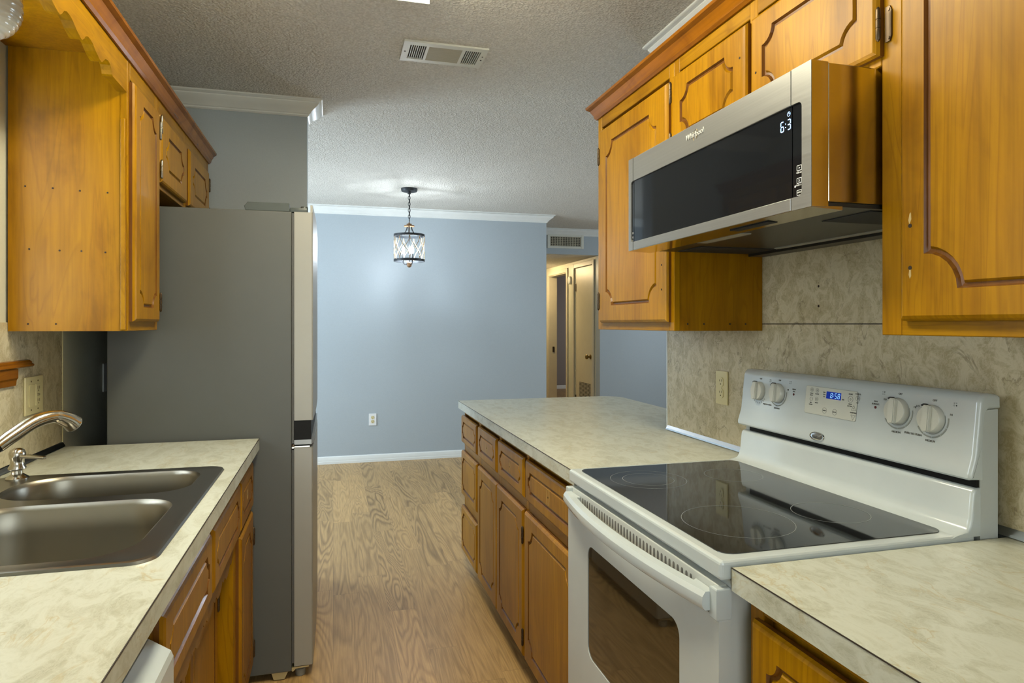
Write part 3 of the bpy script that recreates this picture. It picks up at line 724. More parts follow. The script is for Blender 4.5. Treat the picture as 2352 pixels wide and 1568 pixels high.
# ------------------------------------------------------------------ sink, tap, soap pump
t = thing('kitchen_sink', 'double-bowl stainless drop-in sink beneath the brushed nickel tap', 'sink', (-.59, 1.684, .914))
def loopv(bm, pts, z): return [bm.verts.new((p[0], p[1], z)) for p in pts]
def edges(bm, vs_): return [bm.edges.new((vs_[i], vs_[(i + 1) % len(vs_)])) for i in range(len(vs_))]
def dshape(x0, x1, y0, y1, r_in, r_out, n=8):
    out = []
    for cx, cy, a0, r in ((x1 - r_out, y1 - r_out, 0, r_out), (x0 + r_in, y1 - r_in, 90, r_in), (x0 + r_in, y0 + r_in, 180, r_in), (x1 - r_out, y0 + r_out, 270, r_out)):
        for k in range(n + 1):
            a = radians(a0 + 90 * k / n); out.append((cx + r * cos(a), cy + r * sin(a)))
    return out
RX0, RX1, RY0, RY1 = -.878, -.303, 1.277, 2.091
bowls = [dshape(-.792, -.352, 1.790, 2.048, .115, .085), dshape(-.792, -.354, 1.318, 1.738, .12, .095)]
bm = bmesh.new(); ZR = .9195
ol = [rrect(RX0 + o, RX1 - o, RY0 + o, RY1 - o, .045 - o * .5, 8) for o in (0, .003, .010, .013)]
L = [loopv(bm, ol[0], .9142), loopv(bm, ol[1], .919), loopv(bm, ol[2], .9205), loopv(bm, ol[3], ZR)]
for a, b_ in zip(L, L[1:]):
    for k in range(len(a)): bm.faces.new((a[k], a[(k + 1) % len(a)], b_[(k + 1) % len(a)], b_[k]))
eds = [bm.edges.get((L[3][k], L[3][(k + 1) % len(L[3])])) for k in range(len(L[3]))]
for bw in bowls: eds += edges(bm, loopv(bm, bw, ZR))
bmesh.ops.triangle_fill(bm, use_beauty=True, use_dissolve=False, edges=eds)
obj('rim', bm, 'sink_deck', t, 30)
for bw in bowls:
    bm = bmesh.new(); cx = sum(p[0] for p in bw) / len(bw); cy = sum(p[1] for p in bw) / len(bw)
    def inset(o): return [(cx + (p[0] - cx) * (1 - o / .20), cy + (p[1] - cy) * (1 - o / .17)) for p in bw]
    rows = [loopv(bm, inset(o), z) for o, z in ((0, ZR), (.004, ZR - .004), (.007, ZR - .012), (.012, ZR - .06), (.016, ZR - .14), (.024, ZR - .165), (.042, ZR - .178), (.07, ZR - .183), (.14, ZR - .186))]
    for a, b_ in zip(rows, rows[1:]):
        for k in range(len(a)): bm.faces.new((a[k], a[(k + 1) % len(a)], b_[(k + 1) % len(a)], b_[k]))
    bm.faces.new(rows[-1]); bmesh.ops.recalc_face_normals(bm, faces=bm.faces[:]); bmesh.ops.reverse_faces(bm, faces=bm.faces[:])
    b_o = obj('bowl', bm, 'sink', t, 60, recalc=False)
    bm = bmesh.new(); lathe(bm, (cx, cy, ZR - .1855), [(.045, 0), (.043, .003), (.036, .001), (.012, .001), (.010, .004), (.0, .004)], seg=28); obj('drain', bm, 'nickel', b_o, 40)
t = thing('kitchen_tap', 'brushed nickel pull-out kitchen tap arching over the sink', 'tap', (-.840, 1.60, .9195))
bm = bmesh.new(); lathe(bm, (-.840, 1.60, .9197), [(.032, 0), (.032, .006), (.026, .012), (.023, .03), (.023, .075), (.025, .09), (.022, .10)], seg=28)
obj('base', bm, 'nickel', t, 40)
sp = spline([(-.840, 1.60, 1.005), (-.808, 1.648, 1.022), (-.770, 1.703, 1.036), (-.742, 1.745, 1.052)], 8)
bm = bmesh.new(); tube(bm, sp, .0155, 20); obj('spout', bm, 'nickel', t, 40)
bm = bmesh.new(); tube(bm, [(-.742, 1.745, 1.052), (-.7375, 1.751, 1.055)], .0140, 20); obj('joint_ring', bm, 'black', t, 40)
sp = spline([(-.7375, 1.751, 1.055), (-.717, 1.779, 1.076), (-.690, 1.819, 1.100), (-.664, 1.857, 1.107), (-.645, 1.884, 1.096), (-.634, 1.900, 1.081)], 8)
n = len(sp); rr = [.0150 + .0015 * sin(pi * min(1, i / (n * .6))) if i < n * .62 else .0160 + .0065 * ((i / n - .62) / .38) for i in range(n)]
bm = bmesh.new(); tube(bm, sp, rr, 22); obj('spray_head', bm, 'nickel', t, 50)
bm = bmesh.new(); d = (sp[-1] - sp[-2]).normalized(); lathe(bm, sp[-1] + d * .0003, [(.020, 0), (.019, .004), (.015, .005), (.0, .005)], axis=d, seg=22); obj('spray_face', bm, 'grey_under', t, 40)
bm = bmesh.new(); tube(bm, spline([(-.840, 1.60, 1.018), (-.846, 1.59, 1.035), (-.85, 1.56, 1.055), (-.852, 1.52, 1.062)], 6), [.012] * 8 + [.009] * 11, 14); obj('lever', bm, 'nickel', t, 40)
t = thing('soap_pump', 'brushed nickel soap pump on the back corner of the sink', 'soap dispenser', (-.818, 2.052, .9195))
bm = bmesh.new(); lathe(bm, (-.818, 2.052, .9197), [(.027, 0), (.027, .003), (.018, .010), (.013, .014), (.0125, .022), (.0145, .024), (.0205, .026), (.021, .030), (.0165, .038), (.0158, .050), (.0185, .058), (.0195, .068), (.016, .077), (.008, .082), (.0, .083)], seg=28)
obj('body', bm, 'nickel', t, 40)
bm = bmesh.new(); prism(bm, [(0, -.011), (.062, -.006), (.066, 0), (.062, .006), (0, .011)], 'z', 0, .009, .003)
R = Matrix.Translation((-.810, 2.048, .977)) @ Matrix.Rotation(radians(-10), 4, 'Z') @ Matrix.Rotation(radians(6), 4, 'Y')
bmesh.ops.transform(bm, matrix=R, verts=bm.verts[:]); obj('nozzle', bm, 'nickel', t, 40)

# ------------------------------------------------------------------ refrigerator
t = thing('refrigerator', 'grey-sided stainless refrigerator standing at the end of the sink counter', 'refrigerator', (-.43, 2.98, 0))
FY0, FY1 = 2.600, 3.358
obj('cabinet', B(-.767, -.150, FY0, FY1, .030, 1.757, .004), 'fridge_side', t)
for z0, z1 in ((.060, .862), (.886, 1.752)):
    obj('gasket', B(-.1495, -.1415, FY0 + .004, FY1 - .004, z0, z1), 'gasket', t)
    for x in (-.1475, -.1440): obj('gasket_rib', B(x - .0007, x + .0007, FY0 + .0005, FY0 + .004, z0, z1), 'gasket_l', t)
def door_poly(z):
    pts = [(-.141, FY0), (-.078, FY0)]
    for k in range(9):
        u = k / 8; pts.append((-.0735 + .0035 * sin(pi * u), FY0 + .004 + (FY1 - FY0 - .008) * u))
    return pts + [(-.078, FY1), (-.141, FY1)]
up = obj('upper_door', PR(door_poly(0), 'z', .972, 1.757), 'stainless_v', t, 20)
obj('door_top_lip', PR([(-.083, FY0 + .0005), (-.0745, FY0 + .0005), (-.0705, (FY0 + FY1) / 2), (-.0745, FY1 - .0005), (-.083, FY1 - .0005)], 'z', 1.7572, 1.784), 'stainless_v', up, 20)
obj('handle_pocket', PR([(-.141, FY0 + .001), (-.080, FY0 + .001), (-.080, FY1 - .06), (-.141, FY1 - .06)], 'z', .899, .9718), 'black', up)
obj('handle_lip', PR([(-.141, FY0), (-.079, FY0), (-.072, FY0 + .03), (-.070, (FY0 + FY1) / 2), (-.075, FY1), (-.141, FY1)], 'z', .881, .8988), 'stainless', up, 20)
lw = obj('lower_door', PR(door_poly(0), 'z', .048, .868), 'stainless_v', t, 20)
obj('door_edge_strip', B(-.140, -.0755, FY0 - .0004, FY0 + .004, .8682, .8705), 'foot', lw)
bm = bmesh.new(); box(bm, -.149, -.142, FY0 - .004, FY0 + .03, .868, .876); box(bm, -.142, -.085, FY0 + .002, FY0 + .05, .8705, .8755); lathe(bm, (-.1455, FY0 - .001, .874), [(.006, 0), (.006, .010)], seg=12)
obj('middle_hinge', bm, 'nickel', t)
bm = bmesh.new(); prism(bm, [(-.313, 1.7572), (-.318, 1.772), (-.306, 1.788), (-.16, 1.789), (-.157, 1.7572)], 'y', FY0 + .006, FY0 + .09, .002)
obj('hinge_cover', bm, 'hinge_cover', t)
bm = bmesh.new(); box(bm, -.1565, -.095, FY0 + .012, FY0 + .06, 1.7572, 1.774, .002); lathe(bm, (-.106, FY0 + .030, 1.7575), [(.013, 0), (.013, .021), (.012, .024), (0, .024)], seg=20)
obj('top_hinge', bm, 'hinge_cover', t, 40)
bm = bmesh.new(); prism(bm, [(-.222, .0302), (-.214, .004), (-.176, .004), (-.163, .0302)], 'y', FY0 + .004, FY0 + .03); obj('front_bracket', bm, 'foot_bracket', t)
bm = bmesh.new(); lathe(bm, (-.120, FY0 + .035, .0), [(.0175, .0005), (.019, .004), (.019, .026), (.012, .028), (.012, .034)], seg=24); obj('levelling_foot', bm, 'foot', t, 40)
bm = bmesh.new(); lathe(bm, (-.120, FY1 - .035, .0), [(.0175, .0005), (.019, .004), (.019, .026), (.012, .028), (.012, .034)], seg=24); obj('levelling_foot', bm, 'foot', t, 40)
obj('bottom_hinge', PR([(-.150, .030), (-.150, .042), (-.136, .045), (-.09, .045), (-.088, .040), (-.135, .038), (-.145, .028)], 'y', FY0 + .002, FY0 + .055), 'foot_bracket', t)
for y in (FY0 + .06, FY1 - .06): obj('rear_roller', lathe(bmesh.new(), (-.70, y, .0225), [(.022, -.015), (.022, .015)], axis=(0, 1, 0), seg=20), 'black', t, 40)
tag(obj('wall_outlet_plate', B(XL + .0005, XL + .006, 3.00, 3.07, 1.06, 1.175, .002), 'plate_white'), 'pale wall plate in the dark gap behind the refrigerator', 'outlet')

# ------------------------------------------------------------------ range
t = thing('electric_range', 'white freestanding electric range with a black glass cooktop', 'range', (.96, 1.378, 0))
RY0, RY1 = 1.000, 1.757
obj('body', B(.668, 1.262, RY0 + .004, RY1 - .004, .022, .889), 'white_enamel_textured', t)
for x in (.72, 1.22):
    for y in (RY0 + .05, RY1 - .05): obj('foot', lathe(bmesh.new(), (x, y, 0), [(.018, .0005), (.018, .022)], seg=16), 'black', t)
obj('storage_drawer', B(.645, .667, RY0 + .002, RY1 - .002, .075, .272, .005), 'white_enamel_textured', t)
# oven door: slab with a window opening
bm = bmesh.new()
ow = rrect(RY0 + .002, RY1 - .002, .280, .824, .006, 3); iw = rrect(1.136, 1.609, .468, .759, .030, 6)
def ring_slab(bm, outer, inner, x0, x1, xi):
    """slab between x0 (front) and x1 in the yz plane with an opening; xi is how deep the opening's lip runs"""
    def L(p, x): return [bm.verts.new((x, q[0], q[1])) for q in p]
    f0, f1 = L(outer, x0), L(inner, x0); b0, g1 = L(outer, x1), L(inner, xi)
    e = edges(bm, f0) + edges(bm, f1); bmesh.ops.triangle_fill(bm, use_beauty=True, use_dissolve=False, edges=e)
    for a, b_ in ((f0, b0), (f1, g1)):
        for k in range(len(a)): bm.faces.new((a[k], a[(k + 1) % len(a)], b_[(k + 1) % len(a)], b_[k]))
    bm.faces.new(b0)
ring_slab(bm, ow, iw, .643, .667, .646)
dr = obj('oven_door', bm, 'white_enamel_textured', t)
obj('window', PR(rrect(1.134, 1.611, .466, .761, .031, 6), 'x', .645, .6475), 'black_glass_win', dr)
obj('vent_panel', B(.649, .667, RY0 + .012, RY1 - .012, .824, .878, .002), 'white_plastic', t)
for k in range(36):
    y = 1.100 + k * .0163
    obj('vent_slot', PR(rrect(y, y + .0072, .843, .866, .0034, 3), 'x', .6484, .6496), 'print', t)
for y0, y1 in ((RY0, RY0 + .022), (RY1 - .022, RY1)):
    obj('door_end_cap', PR([(.637, y0), (.667, y0), (.667, y1), (.637, y1)], 'z', .821, .877, .003), 'white_enamel', t)
# bowed handle
bm = bmesh.new(); rows = []; n = 26
for i in range(n + 1):
    u = i / n; y = RY0 + .020 + (RY1 - RY0 - .040) * u; bow = .031 * (1 - (2 * u - 1) ** 2); xf = .622 - bow
    zc = .850; hw = .0165
    sec = [(xf + .006, zc - hw), (xf + .001, zc - hw + .005), (xf - .001, zc - .004), (xf, zc + .008), (xf + .006, zc + hw), (xf + .024, zc + hw), (xf + .026, zc + hw - .006), (xf + .026, zc - hw + .003), (xf + .022, zc - hw)]
    rows.append([bm.verts.new((p[0], y, p[1])) for p in sec])
for a, b_ in zip(rows, rows[1:]):
    for k in range(len(a)): bm.faces.new((a[k], a[(k + 1) % len(a)], b_[(k + 1) % len(a)], b_[k]))
bm.faces.new(rows[0]); bm.faces.new(rows[-1][::-1])
hd = obj('handle', bm, 'white_enamel', t, 30)
for y0, y1 in ((RY0 + .023, RY0 + .085), (RY1 - .085, RY1 - .023)):
    obj('handle_bracket', PR([(.626, y0), (.6485, y0), (.6485, y1), (.630, y1 - .012 if y0 < 1.3 else y1)], 'z', .838, .8655, .002), 'white_enamel', hd)
# cooktop
obj('cooktop_frame', B(.645, 1.210, RY0, RY1, .8895, .9245, .007, 3), 'white_enamel', t)
gl = obj('cooktop_glass', PR(rrect(.668, 1.165, RY0 + .026, RY1 - .022, .026, 6), 'z', .9235, .9262), 'black_glass', t)
def flat_ring(bm, cx, cy, r, w, z, a0=0, a1=360, n=64):
    vs_ = [[bm.verts.new((cx + rr_ * cos(radians(a0 + (a1 - a0) * k / n)), cy + rr_ * sin(radians(a0 + (a1 - a0) * k / n)), z)) for k in range(n + 1)] for rr_ in (r, r + w)]
    for k in range(n): bm.faces.new((vs_[0][k], vs_[0][k + 1], vs_[1][k + 1], vs_[1][k]))
for cx, cy, rs in ((.800, 1.575, (.098, .066)), (.810, 1.195, (.112,)), (1.045, 1.560, (.075,)), (1.040, 1.195, (.078,))):
    bm = bmesh.new()
    for r in rs: flat_ring(bm, cx, cy, r, .0011, .9265)
    obj('burner_ring', bm, 'ring', gl)
# lower riser and console of the backguard
def ended(poly, y0, y1, r, keep, n=4):
    """profile carried from y0 to y1 with its two ends rounded over"""
    bm = bmesh.new(); m_ = len(poly); A = sum(poly[i][0] * poly[(i + 1) % m_][1] - poly[(i + 1) % m_][0] * poly[i][1] for i in range(m_)); sg = 1 if A > 0 else -1
    nr = []
    for i in range(m_):
        p, q, w = Vector(poly[i - 1]), Vector(poly[i]), Vector(poly[(i + 1) % m_])
        d = ((q - p).normalized() + (w - q).normalized()).normalized(); nr.append(Vector((-d.y, d.x)) * sg)
    rows = []
    steps = [(y0 + r * (1 - cos(pi / 2 * k / n)), r * (1 - sin(pi / 2 * k / n))) for k in range(n + 1)]
    for y, o in steps + [(y1 - (y - y0), o) for y, o in steps[::-1]]:
        rows.append([bm.verts.new((p[0] + nr[i].x * o * keep(p), y, p[1] + nr[i].y * o * keep(p))) for i, p in enumerate(poly)])
    for a, b_ in zip(rows, rows[1:]):
        for k in range(m_): bm.faces.new((a[k], a[(k + 1) % m_], b_[(k + 1) % m_], b_[k]))
    bm.faces.new(rows[0]); bm.faces.new(rows[-1][::-1]); return bm
ris = [(1.150, .9200), (1.164, .9246), (1.178, .927), (1.188, .932), (1.194, .941), (1.198, .955), (1.2030, 1.002), (1.206, 1.010), (1.213, 1.014), (1.222, 1.014), (1.222, .9200)]
obj('backguard_riser', ended(ris, RY0, RY1, .007, lambda p: 0 if p[1] < .930 or p[0] > 1.22 else 1), 'white_enamel', t, 40)
obj('backguard_gap', B(1.2140, 1.2216, RY0 + .003, RY1 - .03, 1.0143, 1.034), 'black', t)
con = [(1.196, 1.030), (1.1925, 1.034), (1.1925, 1.042), (1.1965, 1.054), (1.2030, 1.075), (1.2047, 1.0834), (1.2155, 1.180), (1.219, 1.190), (1.227, 1.197), (1.238, 1.199), (1.262, 1.196), (1.270, 1.192), (1.271, 1.184), (1.270, 1.168), (1.240, 1.166), (1.226, 1.160), (1.222, 1.10), (1.222, 1.030)]
cs = obj('backguard_console', ended(con, RY0 - .004, RY1 + .004, .008, lambda p: 0 if p[0] > 1.2215 and p[1] < 1.165 else 1), 'white_enamel', t, 40)
obj('backguard_body', PR([(1.2222, .890), (1.267, .890), (1.267, 1.1665), (1.242, 1.1662), (1.2268, 1.160), (1.2222, 1.10)], 'y', RY0 + .001, RY1 - .001), 'white_enamel_textured', t)
CU = Vector((.110, 0, 1)).normalized(); CR = Vector((0, -1, 0)); CN = Vector((-CU.z, 0, CU.x))     # up, right and outward on the slanted face
def cp(y, z, lift=0.0):
    return Vector((1.207 + (z - 1.104) * .1118, y, z)) + CN * lift
def on_console(bm, p0, poly, h0, h1):
    lo = [bm.verts.new(p0 + CR * a + CU * b_ + CN * h0) for a, b_ in poly]; hi = [bm.verts.new(p0 + CR * a + CU * b_ + CN * h1) for a, b_ in poly]
    n = len(poly)
    for i in range(n): bm.faces.new((lo[i], lo[(i + 1) % n], hi[(i + 1) % n], hi[i]))
    bm.faces.new(lo[::-1]); bm.faces.new(hi)
def arc_pts(r, a0, a1, n=24): return [(r * cos(radians(a0 + (a1 - a0) * k / n)), r * sin(radians(a0 + (a1 - a0) * k / n))) for k in range(n + 1)]
def annulus(r0, r1, a0, a1, n=28): return arc_pts(r0, a0, a1, n) + arc_pts(r1, a0, a1, n)[::-1]
for k, (y, z) in enumerate(((1.676, 1.138), (1.591, 1.140), (1.184, 1.141), (1.097, 1.136))):
    c = cp(y, z, .0006); big = k > 1; s = 1.0 if big else .93
    bm = bmesh.new(); lathe(bm, c, [(.0295 * s, 0), (.0295 * s, .002), (.028 * s, .0105), (.0265 * s, .0125), (0, .0125)], axis=CN, seg=40)
    kn = obj('control_knob', bm, 'knob_white', t, 30)
    bm = bmesh.new(); w = .0085
    pl = [(-w, -.0265 * s), (0, -.0285 * s), (w, -.0265 * s), (w, .0265 * s), (0, .0285 * s), (-w, .0265 * s)]
    on_console(bm, c, pl, .010, .021); bmesh.ops.bevel(bm, geom=bm.edges[:], offset=.002, segments=2, affect='EDGES'); obj('grip', bm, 'knob_white', kn, 40)
    bm = bmesh.new(); on_console(bm, c, [(-.017, .0245 * s), (-.0145, .0262 * s), (-.009, .0292 * s), (-.0125, .0302 * s), (-.0185, .0268 * s)], .002, .0128); obj('pointer_mark', bm, 'print_dark', kn)
    if big or k == 1:
        for a0 in (-150, -118, -86, -54, -22): bm = bmesh.new(); on_console(bm, c, annulus(.0365 * s, .0395 * s, a0 + 1.2, a0 + 31), .0, .0003); obj('dial_arc', bm, 'print_light', cs)
        bm = bmesh.new(); on_console(bm, c, annulus(.0312 * s, .0318 * s, 150, 360 + 20, 40), .0, .0003); obj('dial_arc', bm, 'print', cs)
        text('dial_print', 'MEDIUM', .0062, cp(y, z - .046 * s, .0001), CR, CU, 'print', cs)
        text('dial_print', 'LO', .006, cp(y + .037 * s, z + .022 * s, .0001), CR, CU, 'print', cs)
        text('dial_print', 'HI', .006, cp(y - .043 * s, z + .014 * s, .0001), CR, CU, 'print', cs)
    else:
        bm = bmesh.new()
        for a0 in range(-150, -30, 14): on_console(bm, c, annulus(.0325, .037, a0, a0 + 2, 2), 0, .0003)
        obj('dial_arc', bm, 'print', cs)
    text('dial_print', 'OFF', .006, cp(y - .003, z + .0385 * s, .0001), CR, CU, 'print', cs)
    ic = cp(y - .050 * s if k != 2 else y + .043, z + .036 * s)
    bm = bmesh.new(); on_idx = (0, 1, 1, 3)[k]
    for q, (a, b_) in enumerate(((-.0024, .0024), (.0024, .0024), (-.0024, -.0024), (.0024, -.0024))):
        p = ic + CR * a + CU * b_
        on_console(bm, p, arc_pts(.0014, 0, 345, 12) if q == on_idx else annulus(.0011, .0014, 0, 350, 12), 0, .0003)
    obj('burner_icon', bm, 'print_dark', cs)
text('dial_print', 'PUSH TO TURN', .0062, cp(1.140, 1.098, .0006), CR, CU, 'print', cs)
text('dial_print', 'PUSH TO TURN', .0052, cp(1.634, 1.103, .0006), CR, CU, 'print', cs)
for y, z, tx in ((1.247, 1.142, ('HOT', 'SURFACE')), (1.527, 1.143, ('OVEN', 'ON'))):
    bm = bmesh.new(); lathe(bm, cp(y, z), [(.0032, 0), (.0032, .0008), (0, .0012)], axis=CN, seg=16); obj('indicator_light', bm, 'red_lamp', cs, 40)
    text('dial_print', tx[0], .0052, cp(y, z + .0135, .0002), CR, CU, 'print', cs); text('dial_print', tx[1], .0052, cp(y, z + .0075, .0002), CR, CU, 'print', cs)
PC = cp(1.387, 1.1385, 0); bm = bmesh.new(); on_console(bm, PC, rrect(-.092, .085, -.0375, .0335, .005, 4), .0001, .0012)
pn = obj('control_panel', bm, 'panel_grey', cs)
bm = bmesh.new(); on_console(bm, PC, rrect(-.0928, .0858, -.0383, .0343, .0055, 4), .0001, .0008); obj('panel_border', bm, 'print_light', pn)
bm = bmesh.new(); DC = cp(1.379, 1.1545, .0012); on_console(bm, DC, [(-.025, -.009), (.025, -.009), (.025, .009), (-.025, .009)], .0, .0005); obj('clock_display', bm, 'lcd', pn)
def seven(parent, name, s, at, h, w, m, right, up, gap=.35, th=.10, slant=.1, lift=.0003, dot=True):
    seg = {'0': 'abcdef', '1': 'bc', '2': 'abged', '3': 'abgcd', '4': 'fgbc', '5': 'afgcd', '6': 'afgedc', '7': 'abc', '8': 'abcdefg', '9': 'abcdfg', 'A': 'abcefg'}
    nn = right.cross(up); bm = bmesh.new(); x = 0.0; tt = th * h
    def q(x0, x1, y0, y1):
        vs_ = [bm.verts.new(at + right * (a + slant * b_) + up * b_ + nn * lift) for a, b_ in ((x0, y0), (x1, y0), (x1, y1), (x0, y1))]; bm.faces.new(vs_)
    for ch in s:
        if ch == ':':
            for b_ in (.3, .62): q(x, x + tt, h * b_, h * b_ + tt)
            x += tt + w * gap; continue
        for c_ in seg[ch]:
            if c_ == 'a': q(x + tt, x + w - tt, h - tt, h)
            if c_ == 'g': q(x + tt, x + w - tt, h / 2 - tt / 2, h / 2 + tt / 2)
            if c_ == 'd': q(x + tt, x + w - tt, 0, tt)
            if c_ == 'f': q(x, x + tt, h / 2 + tt * .6, h - tt * .6)
            if c_ == 'b': q(x + w - tt, x + w, h / 2 + tt * .6, h - tt * .6)
            if c_ == 'e': q(x, x + tt, tt * .6, h / 2 - tt * .6)
            if c_ == 'c': q(x + w - tt, x + w, tt * .6, h / 2 - tt * .6)
        x += w * (1 + gap)
    return obj(name, bm, m, parent, recalc=False)
seven(pn, 'clock_digits', '8:58', DC + CR * -.011 + CU * -.0065 + CN * .0005, .0130, .0072, 'lcd_on', CR, CU, .42)
def pbtn(y, z, r, lab, below=None, icon=None):
    c = cp(y, z, .0012); bm = bmesh.new(); on_console(bm, c, annulus(r - .0006, r, 0, 358, 30), .0, .0003)
    if icon == 'diamond': on_console(bm, c, [(-.003, 0), (0, -.003), (.003, 0), (0, .003), (0, .0022), (.0022, 0), (0, -.0022), (-.0022, 0), (0, .0022), (0, .003)], 0, .0003)
    if icon == 'dot': on_console(bm, c, annulus(.0022, .0028, 0, 358, 16), 0, .0003); on_console(bm, c, arc_pts(.001, 0, 345, 10), 0, .0003)
    obj('button_ring', bm, 'print', pn)
    if lab: text('button_print', lab, .0046, c + CU * (r + .0042), CR, CU, 'print', pn)
    if below:
        for i, b_ in enumerate(below.split('|')): text('button_print', b_, .0040, c + CU * (-r - .0040 - .0048 * i), CR, CU, 'print', pn)
pbtn(1.323, 1.1520, .0080, 'START', 'OVEN|SETTING', 'diamond'); pbtn(1.3005, 1.1560, .0065, 'CANCEL', 'OFF', 'dot')
pbtn(1.457, 1.1625, .0055, None, 'OVEN|LIGHT', 'dot'); pbtn(1.437, 1.1625, .0055, None, 'CLOCK', 'dot')
pbtn(1.457, 1.1385, .0055, None, 'SELF|CLEAN'); pbtn(1.437, 1.1400, .0055, None, 'TIMER', 'dot')
for y, s in ((1.406, 'BAKE'), (1.371, 'BROIL')):
    pbtn(y, 1.1145, .0075, None); text('button_print', s, .0044, cp(y, 1.1145, .0012), CR, CU, 'print', pn)
bm = bmesh.new()
for z, sg in ((1.1310, 1), (1.1105, -1)):
    c = cp(1.3105, z, .0012); a = [(-.0075, -.005 * sg), (.0075, -.005 * sg), (0, .008 * sg)]; i_ = [(p[0] * .84, p[1] * .84) for p in a]
    for k in range(3): on_console(bm, c, [a[k], a[(k + 1) % 3], i_[(k + 1) % 3], i_[k]], 0, .0003)
obj('arrow_buttons', bm, 'print', pn)
text('button_print', '+', .006, cp(1.3105, 1.1305, .0012), CR, CU, 'print', pn); text('button_print', '-', .008, cp(1.3105, 1.1115, .0012), CR, CU, 'print', pn)
text('button_print', 'TEMP/TIME', .0044, cp(1.3105, 1.1205, .0012), CR, CU, 'print', pn)
for i, s in enumerate(('BAKE', 'TEMP', 'ON')): text('button_print', s, .0036, cp(1.4115, 1.1600 - .0055 * i, .0012), CR, CU, 'print', pn)
text('button_print', 'TIME', .0036, cp(1.3465, 1.1480, .0012), CR, CU, 'print', pn)
# oval badge
LG = Vector((1.1945, 1.416, 1.0475)); LU = Vector((.2, 0, 1)).normalized(); LN = Vector((-LU.z, 0, LU.x))
bm = bmesh.new(); rows = []
for s, h in ((1, 0), (1, .002), (.92, .0042), (.84, .0040), (.80, .0030), (.4, .0042)):
    rows.append([bm.verts.new(LG + CR * (.0265 * s * cos(2 * pi * k / 36)) + LU * (.0115 * s * sin(2 * pi * k / 36)) + LN * h) for k in range(36)])
for a, b_ in zip(rows, rows[1:]):
    for k in range(36): bm.faces.new((a[k], a[(k + 1) % 36], b_[(k + 1) % 36], b_[k]))
bm.faces.new(rows[0][::-1]); bm.faces.new(rows[-1]); bg = obj('oval_badge', bm, 'logo_metal', cs, 30)
text('badge_lettering', 'Whirlpool', .0072, LG + LN * .0040 - LU * .0006, CR, LU, 'print', bg)

# ------------------------------------------------------------------ microwave hood
t = thing('microwave_hood', 'stainless low-profile microwave hood hung above the range', 'microwave', (1.06, 1.388, 1.548))
MY0, MY1, MZ0, MZ1 = 1.006, 1.768, 1.548, 1.8135
obj('body', B(.8725, XR - .006, MY0 + .001, MY1 - .001, MZ0 + .010, MZ1 - .001, .002), 'mw_side', t)
obj('end_cover', B(.8358, .8715, MY0 - .0007, MY0 - .0001, MZ0 + .0004, MZ1 - .0004), 'mw_side', t)
gz0, gz1, gy0, gy1 = 1.572, 1.747, 1.031, 1.753; S1, S2 = 1.0605, 1.7385; rr = .010
def arc2(cy, cz, a0, a1, n=6): return [(cy + rr * cos(radians(a0 + (a1 - a0) * k / n)), cz + rr * sin(radians(a0 + (a1 - a0) * k / n))) for k in range(n + 1)]
near = [(S1 - .0012, MZ0), (MY0, MZ0), (MY0, MZ1), (S1 - .0012, MZ1), (S1 - .0012, gz1)] + arc2(gy0 + rr, gz1 - rr, 90, 180) + arc2(gy0 + rr, gz0 + rr, 180, 270) + [(S1 - .0012, gz0)]
far = [(S2 + .0012, MZ0), (MY1, MZ0), (MY1, MZ1), (S2 + .0012, MZ1), (S2 + .0012, gz1)] + arc2(gy1 - rr, gz1 - rr, 90, 0) + arc2(gy1 - rr, gz0 + rr, 0, -90) + [(S2 + .0012, gz0)]
obj('control_end_frame', PR(near, 'x', .835, .872), 'stainless', t)
obj('far_end_frame', PR(far, 'x', .835, .872), 'stainless', t)
bm = bmesh.new(); box(bm, .835, .872, S1 + .0012, S2 - .0012, gz1, MZ1, .0012); box(bm, .835, .872, S1 + .0012, S2 - .0012, MZ0, gz0, .0012)
dr = obj('door', bm, 'stainless', t)
obj('window_glass', B(.8385, .870, S1 + .0012, S2 - .0012, gz0 + .0002, gz1 - .0002), 'mw_glass', dr)
obj('control_glass', PR([(S1 - .0014, gz0 + .0003), (S1 - .0014, gz1 - .0003)] + arc2(gy0 + rr + .0003, gz1 - rr - .0003, 90, 180) + arc2(gy0 + rr + .0003, gz0 + rr + .0003, 180, 270), 'x', .8385, .871), 'mw_glass', t)
obj('far_glass', B(.8385, .871, S2 + .0014, gy1 - .0004, gz0 + .0006, gz1 - .0006), 'mw_glass', t)
MR = Vector((0, -1, 0)); MU = Vector((0, 0, 1)); MN = Vector((-1, 0, 0))
seven(dr, 'clock_digits', '6:3', Vector((.8384, 1.0945, 1.7045)), .0205, .0100, 'mw_on', MR, MU, .38, .09, 0.0)
bm = bmesh.new()
def on_mw(bm, y, z, poly): bm.faces.new([bm.verts.new((.8381, y - a, z + b_)) for a, b_ in poly])
on_mw(bm, 1.0705, 1.7345, annulus(.0038, .0045, 0, 358, 20)); on_mw(bm, 1.0705, 1.7345, [(-.0004, 0), (.0004, 0), (.0004, .0028), (-.0004, .0028)]); on_mw(bm, 1.0705, 1.7345, [(0, 0), (.0022, 0), (.0022, .0007), (0, .0007)])
obj('clock_icon', bm, 'mw_on', dr, recalc=False)
def bframe(bm, y, z, w, h, k=.0011):
    for a in ([(-w, -h), (w, -h), (w, -h + k), (-w, -h + k)], [(-w, h - k), (w, h - k), (w, h), (-w, h)], [(-w, -h), (-w + k, -h), (-w + k, h), (-w, h)], [(w - k, -h), (w, -h), (w, h), (w - k, h)]): on_mw(bm, y, z, a)
